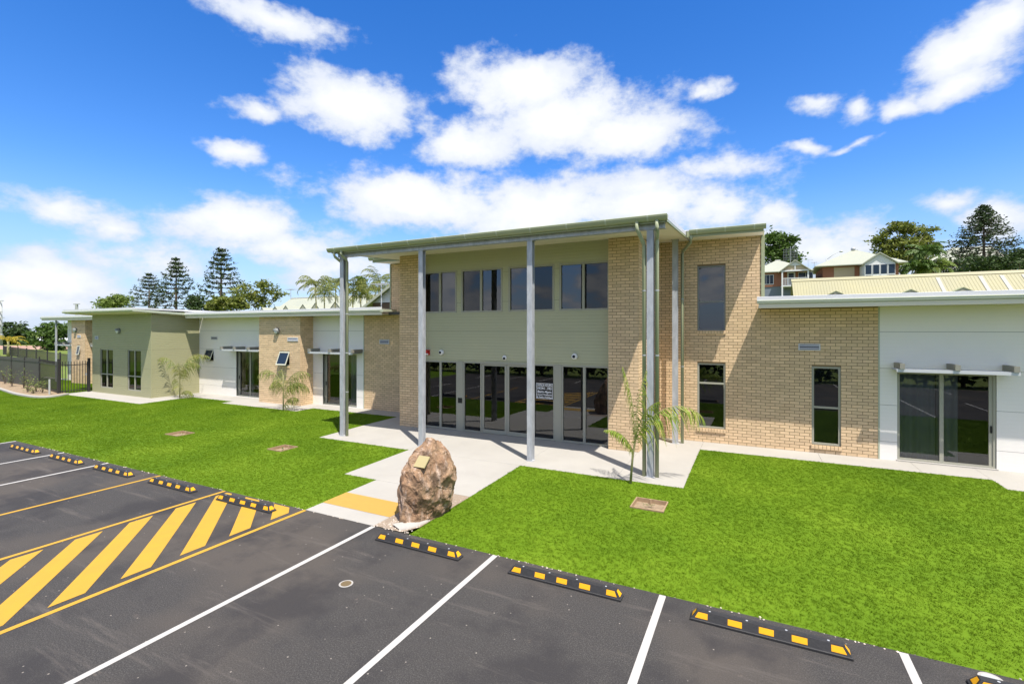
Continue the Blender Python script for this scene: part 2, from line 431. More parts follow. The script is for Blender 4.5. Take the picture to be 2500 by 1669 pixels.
# ------------------------------------------------------------------ mesh helpers
class MB:
    def __init__(s): s.v = []; s.f = []
    def add(s, vs, fs):
        o = len(s.v); s.v += [tuple(p) for p in vs]; s.f += [tuple(o + i for i in q) for q in fs]; return s
    def box(s, x0, x1, y0, y1, z0, z1):
        vs = [(x0, y0, z0), (x1, y0, z0), (x1, y1, z0), (x0, y1, z0), (x0, y0, z1), (x1, y0, z1), (x1, y1, z1), (x0, y1, z1)]
        return s.add(vs, [(0, 3, 2, 1), (4, 5, 6, 7), (0, 1, 5, 4), (1, 2, 6, 5), (2, 3, 7, 6), (3, 0, 4, 7)])
    def poly(s, pts):
        return s.add(pts, [tuple(range(len(pts)))])
    def extrude(s, prof, a, b):
        """profile points (list of 3-vectors) swept from offset a to offset b (vectors), closed with caps"""
        n = len(prof); a = Vector(a); b = Vector(b)
        vs = [Vector(p) + a for p in prof] + [Vector(p) + b for p in prof]
        fs = [(i, (i + 1) % n, n + (i + 1) % n, n + i) for i in range(n)]
        fs += [tuple(range(n))[::-1], tuple(range(n, 2 * n))]
        return s.add(vs, fs)
    def tube(s, pts, r, n=8, cap=True):
        pts = [Vector(p) for p in pts]
        rs = r if isinstance(r, (list, tuple)) else [r] * len(pts)
        vs, fs = [], []
        up = Vector((0, 0, 1))
        for i, p in enumerate(pts):
            d = (pts[min(i + 1, len(pts) - 1)] - pts[max(i - 1, 0)]).normalized()
            ref = up if abs(d.z) < .9 else Vector((1, 0, 0))
            u = d.cross(ref).normalized(); w = d.cross(u).normalized()
            for k in range(n):
                a = 2 * math.pi * k / n
                vs.append(p + (u * math.cos(a) + w * math.sin(a)) * rs[i])
        for i in range(len(pts) - 1):
            for k in range(n):
                fs.append((i * n + k, i * n + (k + 1) % n, (i + 1) * n + (k + 1) % n, (i + 1) * n + k))
        if cap:
            fs.append(tuple(range(n))[::-1]); fs.append(tuple((len(pts) - 1) * n + k for k in range(n)))
        return s.add(vs, fs)
    def lathe(s, prof, c, n=16, axis='z'):
        vs, fs = [], []
        for (r, h) in prof:
            for k in range(n):
                a = 2 * math.pi * k / n
                if axis == 'z': vs.append((c[0] + r * math.cos(a), c[1] + r * math.sin(a), c[2] + h))
                else: vs.append((c[0] + r * math.cos(a), c[1] - h, c[2] + r * math.sin(a)))
        m = len(prof)
        for i in range(m - 1):
            for k in range(n):
                fs.append((i * n + k, i * n + (k + 1) % n, (i + 1) * n + (k + 1) % n, (i + 1) * n + k))
        fs.append(tuple(range(n))[::-1]); fs.append(tuple((m - 1) * n + k for k in range(n)))
        return s.add(vs, fs)
    def mesh(s, name, m=None, smooth=False):
        me = bpy.data.meshes.new(name); me.from_pydata(s.v, [], s.f); me.update()
        if m: me.materials.append(m)
        if smooth:
            me.polygons.foreach_set('use_smooth', [True] * len(me.polygons))
        return me
    def build(s, name, m, parent=None, smooth=False):
        return obj(name, s.mesh(name, m, smooth), parent)
def obj(name, data, parent=None):
    o = bpy.data.objects.new(name, data); COL.objects.link(o)
    if parent is not None:
        o.parent = parent
        o.matrix_parent_inverse = world_of(parent).inverted()
    return o
def world_of(o):
    m = o.matrix_basis.copy()
    if o.parent is not None:
        m = world_of(o.parent) @ o.matrix_parent_inverse @ m
    return m
def tag(o, label=None, cat=None, group=None, kind=None):
    if label: o['label'] = label
    if cat: o['category'] = cat
    if group: o['group'] = group
    if kind: o['kind'] = kind
    return o
def empty(name, loc=(0, 0, 0), rz=0):
    o = bpy.data.objects.new(name, None); COL.objects.link(o); o.location = loc; o.rotation_euler = (0, 0, rz); return o
def copy_thing(o, loc, rz=None, parent=None):
    c = o.copy(); COL.objects.link(c); c.location = loc
    if rz is not None: c.rotation_euler = (0, 0, rz)
    for ch in [k for k in COL.objects if k.parent is o]:
        d = ch.copy(); COL.objects.link(d); d.parent = c
        for g in [k for k in COL.objects if k.parent is ch]:
            e = g.copy(); COL.objects.link(e); e.parent = d
    return c

# ------------------------------------------------------------------ ground
def zg(Y):                     # lawn and paving rise gently from the car park to the building
    return .12 * min(max((Y - 6.6) / 6.8, 0), 1)
def sstep(a, b, x):
    t = min(max((x - a) / (b - a), 0), 1); return t * t * (3 - 2 * t)
def terrain(X, Y):
    right = 7.6 * sstep(48, 92, Y) * sstep(-35, 5, X) + 3.5 * sstep(95, 170, Y) * sstep(-60, 10, X)
    left = 0.0
    return -.09 + right + left + .12 * sstep(14, 20, Y)
xs = [-600, -400, -280, -200, -160, -130, -110] + list(range(-100, 101, 4)) + [110, 130, 160, 200, 280, 400, 600]
ys = [-400, -200, -100, -60, -40] + list(range(-30, 201, 4)) + [240, 300, 400, 600]
gm = MB()
for Y in ys:
    for X in xs:
        gm.v.append((X, Y, terrain(X, Y)))
nx = len(xs)
for j in range(len(ys) - 1):
    for i in range(nx - 1):
        gm.f.append((j * nx + i, j * nx + i + 1, (j + 1) * nx + i + 1, (j + 1) * nx + i))
M_field = mat('field_grass', (.115, .165, .032), .9, spec=.1, var=(.12, .8, (.16, .18, .05)))
tag(gm.build('ground', M_field, None, True), kind='structure')

LOTX0, LOTX1, LOTY0, KERB = -20.8, 60.0, -5.5, 6.6
lot = MB().box(LOTX0, LOTX1, LOTY0, KERB, -.12, 0).build('car_park', M_asphalt)
tag(lot, kind='structure')

# paving rectangles (X0, X1, Y0, Y1); the lawn is everything between them
PAVE = {
 'apron': [(-12.36, -8.8, 10.98, 13.75), (-8.8, -5.27, 10.98, 13.75), (-5.27, -2.87, 10.98, 13.75), (-2.87, -1.37, 10.98, 15.75)],
 'path': [(-8.8, -5.27, 8.57, 10.98), (-7.8, -6.06, 6.6, 8.57)],
 'right': [(-1.37, 1.55, 14.56, 15.75), (1.55, 3.55, 14.56, 15.75), (3.55, 4.78, 14.56, 15.75), (4.78, 7.6, 13.82, 15.75), (7.6, 11.5, 13.82, 15.75), (11.5, 16, 13.82, 15.75)],
 'left': [(-12.36, -11.0, 13.75, 15.75), (-16.92, -12.36, 14.72, 15.75), (-21.9, -16.92, 13.87, 15.9), (-25.1, -21.9, 14.42, 15.9), (-26.7, -25.1, 12.12, 15.9), (-32.6, -26.7, 12.12, 13.6)],
}
pav = MB()
rects = [r for k in PAVE for r in PAVE[k]]
for (a, b, c, d) in rects:
    pav.add([(a, c, zg(c) - .035), (b, c, zg(c) - .035), (b, d, zg(d) - .035), (a, d, zg(d) - .035)], [(0, 1, 2, 3)])
pavo = tag(pav.build('pavement', M_joint), kind='structure')
def slab(a, b, c, d, th=.1, lift=.002):
    g = .003
    a += g; b -= g; c += g; d -= g
    cuts = [c] + [q for q in (6.6, 13.4) if c < q < d] + [d]
    m = MB()
    for y0, y1 in zip(cuts, cuts[1:]):
        z0, z1 = zg(y0) + lift, zg(y1) + lift
        m.add([(a, y0, z0), (b, y0, z0), (b, y1, z1), (a, y1, z1), (a, y0, z0 - .03), (b, y0, z0 - .03), (b, y1, z1 - .03), (a, y1, z1 - .03)],
              [(0, 1, 2, 3), (0, 4, 5, 1), (1, 5, 6, 2), (2, 6, 7, 3), (3, 7, 4, 0)])
    return m.build('paving_slab', M_concrete, pavo)
for r in rects:
    slab(*r)
# painted yellow band across the path, just above the slab
def flat(name, pts, m, parent, dz=.004):
    return MB().poly([(x, y, zg(y) + dz) for x, y in pts]).build(name, m, parent)
flat('yellow_band', [(-7.797, 7.02), (-6.064, 7.02), (-6.064, 7.66), (-7.797, 7.66)], M_yellowpath, pavo, .006)

# lawn: grid of rectangles left over
BUILD = [(-11.3, -2.6, 13.45, 20), (-2.6, 20, 15.6, 20), (-60, -11.3, 15.6, 20), (-20.8, -17.94, 14.9, 16), (-32.3, -26.5, 13.3, 16)]
GRAVEL = (-6.06, -5.27, 6.6, 8.57)
PITS = [(-2.16, -1.53, 9.4, 10.0), (-17.35, -16.65, 9.1, 9.66), (-12.53, -11.95, 9.27, 9.86)]
BED = (-46, -31.95, 11.4, 13.6)
lx = sorted({-60.0, 20.0, -20.8} | {v for r in rects + [GRAVEL] + PITS + BUILD for v in r[:2]} | {-46.0, -31.95})
ly = sorted({-6.0, 6.6, 13.4, 20.0} | {v for r in rects + [GRAVEL] + PITS + BUILD for v in r[2:]} | {11.4, 13.6})
lawnm = MB()
hard = rects + BUILD + PITS + [GRAVEL]
for x0, x1 in zip(lx, lx[1:]):
    for y0, y1 in zip(ly, ly[1:]):
        if y0 >= 15.75 and x0 > -33: continue
        mx_, my_ = (x0 + x1) / 2, (y0 + y1) / 2
        if my_ < 6.6 and mx_ > -20.8: continue
        if any(r[0] < mx_ < r[1] and r[2] < my_ < r[3] for r in hard): continue
        lawnm.add([(x0, y0, zg(y0)), (x1, y0, zg(y0)), (x1, y1, zg(y1)), (x0, y1, zg(y1))], [(0, 1, 2, 3)])
lawno = tag(lawnm.build('lawn', M_lawn), kind='structure')

# grass blades over the lawn: one countless mass grown by geometry nodes on the lawn's own faces
def grass_nodes():
    ng = bpy.data.node_groups.new('grass_growth', 'GeometryNodeTree')
    ng.interface.new_socket('Geometry', in_out='INPUT', socket_type='NodeSocketGeometry')
    ng.interface.new_socket('Geometry', in_out='OUTPUT', socket_type='NodeSocketGeometry')
    N = ng.nodes.new; L = ng.links.new
    gi = N('NodeGroupInput'); go = N('NodeGroupOutput')
    dp = N('GeometryNodeDistributePointsOnFaces'); dp.inputs['Density'].default_value = 1000
    L(gi.outputs[0], dp.inputs['Mesh'])
    jn = N('GeometryNodeJoinGeometry')
    rnd = random.Random(5)
    for k in range(6):
        cone = N('GeometryNodeMeshCone'); cone.fill_type = 'NONE'
        cone.inputs['Vertices'].default_value = 3
        cone.inputs['Radius Top'].default_value = 0.0006
        cone.inputs['Radius Bottom'].default_value = 0.0026
        cone.inputs['Depth'].default_value = .016 + .011 * rnd.random()
        tr = N('GeometryNodeTransform'); L(cone.outputs[0], tr.inputs['Geometry'])
        a = k * 1.05 + rnd.random()
        tr.inputs['Translation'].default_value = (.012 * math.cos(a), .012 * math.sin(a), -.004)
        tr.inputs['Rotation'].default_value = ((rnd.random() - .5) * 1.7, (rnd.random() - .5) * 1.7, rnd.random() * 3)
        L(tr.outputs[0], jn.inputs[0])
    sm = N('GeometryNodeSetMaterial'); sm.inputs['Material'].default_value = M_blade
    L(jn.outputs[0], sm.inputs['Geometry'])
    iop = N('GeometryNodeInstanceOnPoints')
    L(dp.outputs['Points'], iop.inputs['Points']); L(sm.outputs[0], iop.inputs['Instance'])
    rv = N('FunctionNodeRandomValue'); rv.data_type = 'FLOAT_VECTOR'
    rv.inputs[0].default_value = (0, 0, 0); rv.inputs[1].default_value = (0, 0, 6.283)
    L(rv.outputs[0], iop.inputs['Rotation'])
    rs = N('FunctionNodeRandomValue'); rs.data_type = 'FLOAT'
    rs.inputs[2].default_value = .6; rs.inputs[3].default_value = 1.35
    L(rs.outputs[1], iop.inputs['Scale'])
    L(iop.outputs[0], go.inputs[0])
    return ng
gr = MB()
for (x0, x1, y0, y1) in [tuple((lawnm.v[f[0]][0], lawnm.v[f[1]][0], lawnm.v[f[0]][1], lawnm.v[f[2]][1])) for f in lawnm.f]:
    if x1 < -46 or y1 < 4 or x0 > 11: continue
    x0 = max(x0, -46); x1 = min(x1, 11); y0 = max(y0, 4)
    gr.add([(x0, y0, zg(y0)), (x1, y0, zg(y0)), (x1, y1, zg(y1)), (x0, y1, zg(y1))], [(0, 1, 2, 3)])
gro = gr.build('grass', M_blade)
tag(gro, 'short bright green grass blades covering the front lawn', 'grass', kind='stuff')
gmod = gro.modifiers.new('growth', 'NODES'); gmod.node_group = grass_nodes()

# gravel strip between asphalt and rock, asphalt edge crumbs
tag(MB().poly([(-6.058, 6.602, .012), (-5.45, 6.602, .012), (-5.272, 6.9, .016), (-5.272, 8.568, .036), (-6.058, 8.568, .036)]).build('gravel_bed', M_gravel), kind='structure')
# pale concrete haunch curling round the foot of the boulder
hm = MB()
cur = [(-5.52, 6.63), (-5.42, 6.72), (-5.33, 6.9), (-5.29, 7.15), (-5.30, 7.45), (-5.34, 7.7), (-5.42, 7.85)]
inn = [(-5.75, 6.72), (-5.62, 6.85), (-5.53, 7.0), (-5.47, 7.2), (-5.46, 7.45), (-5.48, 7.65), (-5.50, 7.8)]
for i in range(len(cur) - 1):
    a, b, c, d = cur[i], cur[i + 1], inn[i + 1], inn[i]
    hm.add([(a[0], a[1], .035), (b[0], b[1], .045), (c[0], c[1], .065), (d[0], d[1], .055), (a[0], a[1], .0), (b[0], b[1], .0)], [(0, 1, 2, 3), (4, 5, 1, 0)])
tag(hm.build('concrete_haunch', M_concrete, None, True), 'pale concrete haunch curling round the foot of the boulder', 'footing')
pb = MB()
rp = random.Random(3)
for k in range(420):
    if k < 260:
        x, y = rp.uniform(-6.04, -5.3), rp.uniform(6.6, 8.5)
        if rp.random() < .55: y = rp.uniform(6.58, 6.95)
        z = .014 + .012 * (y - 6.6)
    else:
        x, y, z = rp.uniform(-20, 3), 6.6 + abs(rp.gauss(0, .02)) - .03, .004
    s = rp.uniform(.006, .02)
    vs = [(x + s * a * rp.uniform(.6, 1.2), y + s * b * rp.uniform(.6, 1.2), z + s * c * .6) for a, b, c in ((1, 0, 0), (-1, 0, 0), (0, 1, 0), (0, -1, 0), (0, 0, 1), (0, 0, -.3))]
    pb.add(vs, [(0, 2, 4), (2, 1, 4), (1, 3, 4), (3, 0, 4), (2, 0, 5), (1, 2, 5), (3, 1, 5), (0, 3, 5)])
tag(pb.build('pebbles', M_stone), 'scattered pale pebbles along the asphalt edge', 'gravel', kind='stuff')

# ------------------------------------------------------------------ markings on the asphalt (children of the car park)
def line(x, w, y0, y1, m, name='parking_line', z=.004):
    j = random.uniform(-.004, .004)
    return MB().poly([(x - w / 2, y0, z), (x + w / 2, y0, z), (x + w / 2 + j, y1, z), (x - w / 2 + j, y1, z)]).build(name, m, lot)
for x in (-17.55, -15.15, -6.06, -3.59, -1.08, 1.44, 3.95, 6.45, 8.95):
    line(x, .085, 1.15, 6.58, M_linewhite)
line(-20.7, .085, 1.15, 6.58, M_linewhite)
for x in (-12.72, -10.26, -7.78):
    line(x, .085, 1.15, 6.58, M_lineyellow)
# bays on the far side of the aisle (mirrored in the glass)
for i in range(12):
    line(-18 + i * 2.5, .085, -5.3, -2.6, M_linewhite)
def clip_y(poly, ymax):
    out = []
    for i, p in enumerate(poly):
        q = poly[(i + 1) % len(poly)]
        if p[1] <= ymax: out.append(p)
        if (p[1] - ymax) * (q[1] - ymax) < 0:
            t = (ymax - p[1]) / (q[1] - p[1]); out.append((p[0] + t * (q[0] - p[0]), ymax))
    return out
for k in range(-3, 4):
    y = 3.60 + .785 * k
    p = [(-7.95, y), (-7.95, y + .385), (-10.12, y + .385 + 1.91), (-10.12, y + 1.91)]
    p = clip_y(p, 6.54)
    if k < -1: p = [(a, max(b, 1.2)) for a, b in p]
    MB().poly([(a, b, .004) for a, b in p]).build('hatch_stripe', M_lineyellow, lot)

# ------------------------------------------------------------------ wheel stops
def make_stop():
    L_, h = .815, .118
    b = MB()
    # base course and chamfered upper body
    def ring(lx, y0, y1, z): return [(-lx, y0, z), (lx, y0, z), (lx, y1, z), (-lx, y1, z)]
    vs = ring(L_, -.08, .08, 0) + ring(L_, -.08, .08, .025) + ring(L_ - .012, -.072, .072, .032) + ring(L_ - .075, -.036, .036, h)
    fs = []
    for q in range(3):
        for k in range(4):
            fs.append((q * 4 + k, q * 4 + (k + 1) % 4, (q + 1) * 4 + (k + 1) % 4, (q + 1) * 4 + k))
    fs += [(12, 13, 14, 15), (3, 2, 1, 0)]
    b.add(vs, fs)
    body = b.build('wheel_stop', M_black)
    # reflectors lie 2 mm proud of the sloping faces
    def face_pt(x, t):     # on the front slope, t 0..1 from bottom to top
        return Vector((x, -.072 + t * .036, .032 + t * (h - .032))) + Vector((0, -.0022, .0014))
    rnd_ = [(-.76, -.62), (-.40, -.25), (-.075, .075), (.25, .40), (.62, .76)]
    for i, (a, c) in enumerate(rnd_):
        aa, cc = a, c
        lo0, hi0 = (a, a + .035) if i == 0 else (a, a)
        lo1, hi1 = (c, c - .035) if i == 4 else (c, c)
        MB().poly([face_pt(lo0, .16), face_pt(lo1, .16), face_pt(hi1, .84), face_pt(hi0, .84)]).build('reflector', M_reflector, body)
    for sgn in (-1, 1):
        def ep(y, t):
            return Vector((sgn * (L_ - .012 - t * .063), y * (1 - .58 * t), .032 + t * (h - .032))) + Vector((sgn * .002, 0, .002))
        pts = [ep(-.055, .15), ep(.055, .15), ep(.055, .85), ep(-.055, .85)]
        MB().poly(pts if sgn > 0 else pts[::-1]).build('reflector', M_reflector, body)
    for x in (-.6, -.2, .2, .6):
        MB().lathe([(.0, 0), (.012, .0004), (.013, .003), (.0125, .003)], (x, 0, h - .001), 10).build('bolt', M_galv, body)
    return body
STOPS = [(-18.85, 'in the end bay by the lawn corner'), (-16.40, 'in the second bay from the lawn corner'),
         (-14.03, 'between white line and first yellow line'), (-11.57, 'in the bay between two single yellow lines'),
         (-9.07, 'lying across the yellow hatched zone'), (-4.82, 'in the bay just beside the boulder'),
         (-2.35, 'in the second bay along from the boulder'), (.12, 'with dusty scuffed top in third bay from boulder'),
         (2.70, 'in the fourth bay along from the boulder')]
s0 = make_stop()
for i, (x, t) in enumerate(STOPS):
    o = s0 if i == 0 else copy_thing(s0, (0, 0, 0))
    o.location = (x, 6.0 + .1 + .08 + min(i, 6) * .012, .0)
    o.rotation_euler = (0, 0, random.uniform(-.008, .008))
    tag(o, 'black rubber wheel stop with amber reflectors ' + t, 'wheel stop', 'wheel stops along the lawn edge')

# drain covers in the asphalt
def cover(name, x, y, r, label, m2):
    o = MB().lathe([(r * 1.28, 0), (r * 1.28, .004), (r * 1.02, .005), (r, .003)], (x, y, .0), 20).build(name, M_concrete)
    MB().lathe([(r * .96, 0), (r * .96, .003), (r * .5, .004)], (x, y, .003), 20).build('lid', m2, o)
    return tag(o, label, 'cover')
cover('inspection_cover', -5.03, 4.93, .075, 'small round brown service cover set in the asphalt bay', mat('rusty_lid', (.16, .115, .055), .7, var=(60, .8, (.10, .07, .035))))
cover('manhole_cover', 2.12, 6.485, .078, 'pale round manhole cover between wheel stop and lawn edge', M_powerpole)

# ------------------------------------------------------------------ the office building
bld = tag(empty('office_building', (-7, 15.6, .12)), 'tan brick and green clad office building with tall columned portico and low wings', 'building')
ZB = .07            # walls start just below the paving
ALLBRICKS = []      # (kind, a, b, c, parent) gathered, largest 300 become single objects
CO, BL = .086, .24
def rects_minus(u0, u1, z0, z1, ops):
    us = sorted({u0, u1} | {min(max(v, u0), u1) for o in ops for v in o[:2]}); zs = sorted({z0, z1} | {min(max(v, z0), z1) for o in ops for v in o[2:]})
    out = []
    for a, b in zip(us, us[1:]):
        run = None
        for c, d in zip(zs, zs[1:]):
            mu, mz = (a + b) / 2, (c + d) / 2
            if any(o[0] < mu < o[1] and o[2] < mz < o[3] for o in ops):
                run = None; continue
            if run and abs(run[3] - c) < 1e-9: run[3] = d
            else:
                run = [a, b, c, d]; out.append(run)
    return out
def brick_wall(axis, plane, u0, u1, z0, z1, ops=(), sign=1, phase=0.0):
    """axis 'x': wall runs along X, its face at Y=plane looks to -Y. axis 'y': runs along Y, face at X=plane looks to sign*X"""
    m = MB()
    for a, b, c, d in rects_minus(u0 + .014, u1 - .014, z0, z1, ops):
        if axis == 'x': m.box(a, b, plane + .009, plane + .11, c, d)
        elif sign > 0: m.box(plane - .11, plane - .009, a, b, c, d)
        else: m.box(plane + .009, plane + .11, a, b, c, d)
    w = m.build('brick_wall', M_mortar, bld)
    n0 = int(math.floor((z0 - .12) / CO)) ; n1 = int(math.ceil((z1 - .12) / CO))
    for n in range(n0, n1):
        c = max(.12 + n * CO + .006, z0); d = min(.12 + n * CO + .080, z1)
        if d - c < .02: continue
        off = u0 + phase - (BL / 2 if n % 2 else 0) - BL
        u = off
        while u < u1:
            a, b = max(u + .006, u0 + .001), min(u + BL - .006, u1 - .001)
            u += BL
            segs = [(a, b)]
            for o in ops:
                if o[2] + .02 < d and o[3] - .02 > c:
                    ns = []
                    for s_, e_ in segs:
                        if o[1] <= s_ or o[0] >= e_: ns.append((s_, e_)); continue
                        if s_ < o[0] - .03: ns.append((s_, o[0] - .002))
                        if e_ > o[1] + .03: ns.append((o[1] + .002, e_))
                    segs = ns
            for s_, e_ in segs:
                if e_ - s_ > .008: ALLBRICKS.append((axis, plane, sign, s_, e_, c, d, w))
    return w
def emit_bricks():
    rb = random.Random(9)
    full = []
    for i, b in enumerate(ALLBRICKS):
        axis, plane, sign, s_, e_, c, d, w = b
        if axis == 'x' and abs(e_ - s_ - .228) < .002 and abs(d - c - .074) < .002:
            u = (s_ + e_) / 2
            full.append((cam_depth(u, plane), i))
    full.sort()
    single = {i for _, i in full[:300]}
    me = MB().box(-.114, .114, 0, .012, -.037, .037).mesh('brick', M_brick)
    per = {}
    for i, b in enumerate(ALLBRICKS):
        axis, plane, sign, s_, e_, c, d, w = b
        j = rb.uniform(-.0012, .0012)
        if i in single:
            o = bpy.data.objects.new('brick', me); COL.objects.link(o); o.parent = w
            o.matrix_parent_inverse = INV[w]
            o.location = ((s_ + e_) / 2, plane + j, (c + d) / 2)
            continue
        m = per.setdefault(w, MB())
        if axis == 'x': m.box(s_, e_, plane + j, plane + .012, c, d)
        elif sign > 0: m.box(plane - .012, plane + j, s_, e_, c, d)
        else: m.box(plane + j, plane + .012, s_, e_, c, d)
    for w, m in per.items():
        o = m.build('brickwork', M_brick, w); o['kind'] = 'stuff'

PANEL_Z = [.59, 1.54, 2.49, 3.44, 4.39, 5.34]
def grooved(m, u0, u1, z0, z1, plane, axis, sign, gd=.006):
    """boards 95 mm high with a V groove between, swept along u"""
    p = .095
    zs = []
    k0 = math.ceil((z0 - .59) / p - 1e-6)
    pts = [(0, z0)]
    k = k0
    while .59 + k * p < z1 - .012:
        g = .59 + k * p
        if g > z0 + .012:
            pts += [(0, g - max(.007, gd * 1.3)), (gd, g - .001), (.0, g + .003)]
        k += 1
    pts += [(0, z1), (.02, z1), (.02, z0)]
    if axis == 'x':
        prof = [(0, plane + d, z) for d, z in pts]
        m.extrude(prof, (u0, 0, 0), (u1, 0, 0))
    else:
        prof = [(plane - sign * d, 0, z) for d, z in pts]
        m.extrude(prof, (0, u0, 0), (0, u1, 0))
def clad_wall(axis, plane, u0, u1, z0, z1, m_, ops=(), sign=1):
    b = MB()
    for a, bb, c, d in rects_minus(u0 + .03, u1 - .03, z0, z1, ops):
        if axis == 'x': b.box(a, bb, plane + .012, plane + .09, c, d)
        elif sign > 0: b.box(plane - .09, plane - .012, a, bb, c, d)
        else: b.box(plane + .012, plane + .09, a, bb, c, d)
    w = b.build('clad_wall', M_joint, bld)
    lv = [z0] + [z for z in PANEL_Z if z0 + .05 < z < z1 - .05] + [z1]
    for c, d in zip(lv, lv[1:]):
        # a run of sheets between two joints, cut where windows stand
        cs = sorted({u0, u1} | {v for o in ops for v in o[:2] if u0 < v < u1 and o[2] < d and o[3] > c})
        for a, bb in zip(cs, cs[1:]):
            mu = (a + bb) / 2
            hole = [o for o in ops if o[0] < mu < o[1]]
            m = MB(); got = False
            for r in rects_minus(a, bb, c + .004, d - .004, hole):
                if r[3] - r[2] > .01: grooved(m, r[0], r[1], r[2], r[3], plane, axis, sign, {id(M_white): .0022, id(M_greendark): .012}.get(id(m_), .005)); got = True
            if got: m.build('cladding_panel', m_, w)
    return w

def window(x0, x1, z0, z1, Y, m_, vm=(), hm=(), fw=.05, depth=.06, glass=None, sill=0.0, room=True):
    """frame mesh with a child pane per light; Y is the frame's front face"""
    fr = MB()
    fr.box(x0, x1, Y, Y + depth, z1 - fw, z1); fr.box(x0, x1, Y, Y + depth, z0, z0 + fw)
    fr.box(x0, x0 + fw, Y, Y + depth, z0 + fw, z1 - fw); fr.box(x1 - fw, x1, Y, Y + depth, z0 + fw, z1 - fw)
    vs = [x0 + fw] ; 
    zsplit = [z0 + fw]
    for h in hm:
        fr.box(x0 + fw, x1 - fw, Y - .004, Y + depth, h - fw / 2, h + fw / 2); zsplit += [h - fw / 2, h + fw / 2]
    zsplit.append(z1 - fw)
    xsplit = [x0 + fw]
    for v, wd in vm:
        for a, b in zip(zsplit[::2], zsplit[1::2]):
            fr.box(v - wd / 2, v + wd / 2, Y + .003, Y + depth, a, b)
        xsplit += [v - wd / 2, v + wd / 2]
    xsplit.append(x1 - fw)
    w = fr.build('window', m_, bld)
    n = 0
    for a, b in zip(xsplit[::2], xsplit[1::2]):
        for c, d in zip(zsplit[::2], zsplit[1::2]):
            g = glass[n % len(glass)] if isinstance(glass, list) else (glass or M_glass)
            MB().poly([(a, Y + depth * .6, c), (b, Y + depth * .6, c), (b, Y + depth * .6, d), (a, Y + depth * .6, d)]).build('pane', g, w)
            n += 1
    return w

# --- portico block ------------------------------------------------------------
PY_, GY, RY = 13.45, 13.66, 15.6      # pier face, facade face, wing wall face
SOF = lambda y: 5.96 + (y - 11.5) * .06   # underside of the raking portico soffit
brick_wall('x', PY_, -11.17, -10.33, ZB, 6.085)
brick_wall('x', PY_, -3.70, -2.85, ZB, 6.085)
brick_wall('y', -2.85, PY_ + .0125, RY, ZB, 6.1, sign=1, phase=.11)
brick_wall('y', -10.33, PY_ + .0125, GY + .05, ZB, 6.08, sign=1)
brick_wall('y', -3.70, PY_ + .0125, GY + .05, ZB, 6.08, sign=-1)
brick_wall('y', -11.17, PY_ + .0125, RY, ZB, 6.1, sign=-1)
UW = [(-10.32, -8.92), (-8.74, -7.19), (-6.97, -5.42), (-5.25, -3.72)]
ops = [(a, b, 4.06, 5.48) for a, b in UW]
clad_wall('x', GY, -10.32, -3.71, 2.44, 6.10, M_green, ops)
for i, (a, b) in enumerate(UW):
    sc = [M_glass2, M_glass] if i in (0, 1) else [M_glass, M_glass2]
    mid = {0: -9.60, 1: -7.98, 2: -6.2, 3: -4.50}[i]
    window(a, b, 4.06, 5.48, GY - .012, M_frame, vm=[(mid, .075)], fw=.055, glass=sc, depth=.085)
# ground floor glazing: two fixed bays each side of a pair of sliding doors
window(-10.32, -8.89, .13, 2.44, GY, M_frame, vm=[(-9.585, .08)], fw=.055)
window(-8.67, -7.96, .13, 2.44, GY, M_frame, fw=.05)
window(-6.12, -5.40, .13, 2.44, GY, M_frame, fw=.05)
window(-5.19, -3.72, .13, 2.44, GY, M_frame, vm=[(-4.475, .08)], fw=.055)
MB().box(-8.888, -8.672, GY - .012, GY + .07, .125, 2.44).build('door_post', M_frame, bld)
MB().box(-5.398, -5.192, GY - .012, GY + .07, .125, 2.44).build('door_post', M_frame, bld)
MB().box(-7.958, -6.122, GY - .02, GY + .09, 2.385, 2.45).build('door_head', M_frame, bld)
for a, b in ((-7.955, -7.045), (-7.035, -6.125)):
    f = MB()
    st, yy = .075, GY + .02
    f.box(a, a + st, yy, yy + .045, .135, 2.38); f.box(b - st, b, yy, yy + .045, .135, 2.38)
    f.box(a + st, b - st, yy, yy + .045, .135, .26); f.box(a + st, b - st, yy, yy + .045, 2.32, 2.38)
    d = f.build('sliding_door', M_frame, bld)
    MB().poly([(a + st, yy + .02, .26), (b - st, yy + .02, .26), (b - st, yy + .02, 2.32), (a + st, yy + .02, 2.32)]).build('pane', M_glass, d)
pr = MB().box(-8.86, -8.70, GY - .022, GY - .012, 1.05, 1.22)
pr.build('push_plate', M_signblack, bld)
# white trims beside the piers
# interior: floor, back wall, ceiling slab between storeys (kept dark, seen only through the glass)
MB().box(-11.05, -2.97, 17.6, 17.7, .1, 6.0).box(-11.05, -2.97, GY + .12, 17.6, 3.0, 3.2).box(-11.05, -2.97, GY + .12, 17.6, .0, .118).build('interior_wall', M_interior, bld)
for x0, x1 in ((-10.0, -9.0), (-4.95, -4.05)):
    MB().box(x0, x1, 15.2, 15.3, .12, 2.2).build('interior_partition', M_interior, bld)

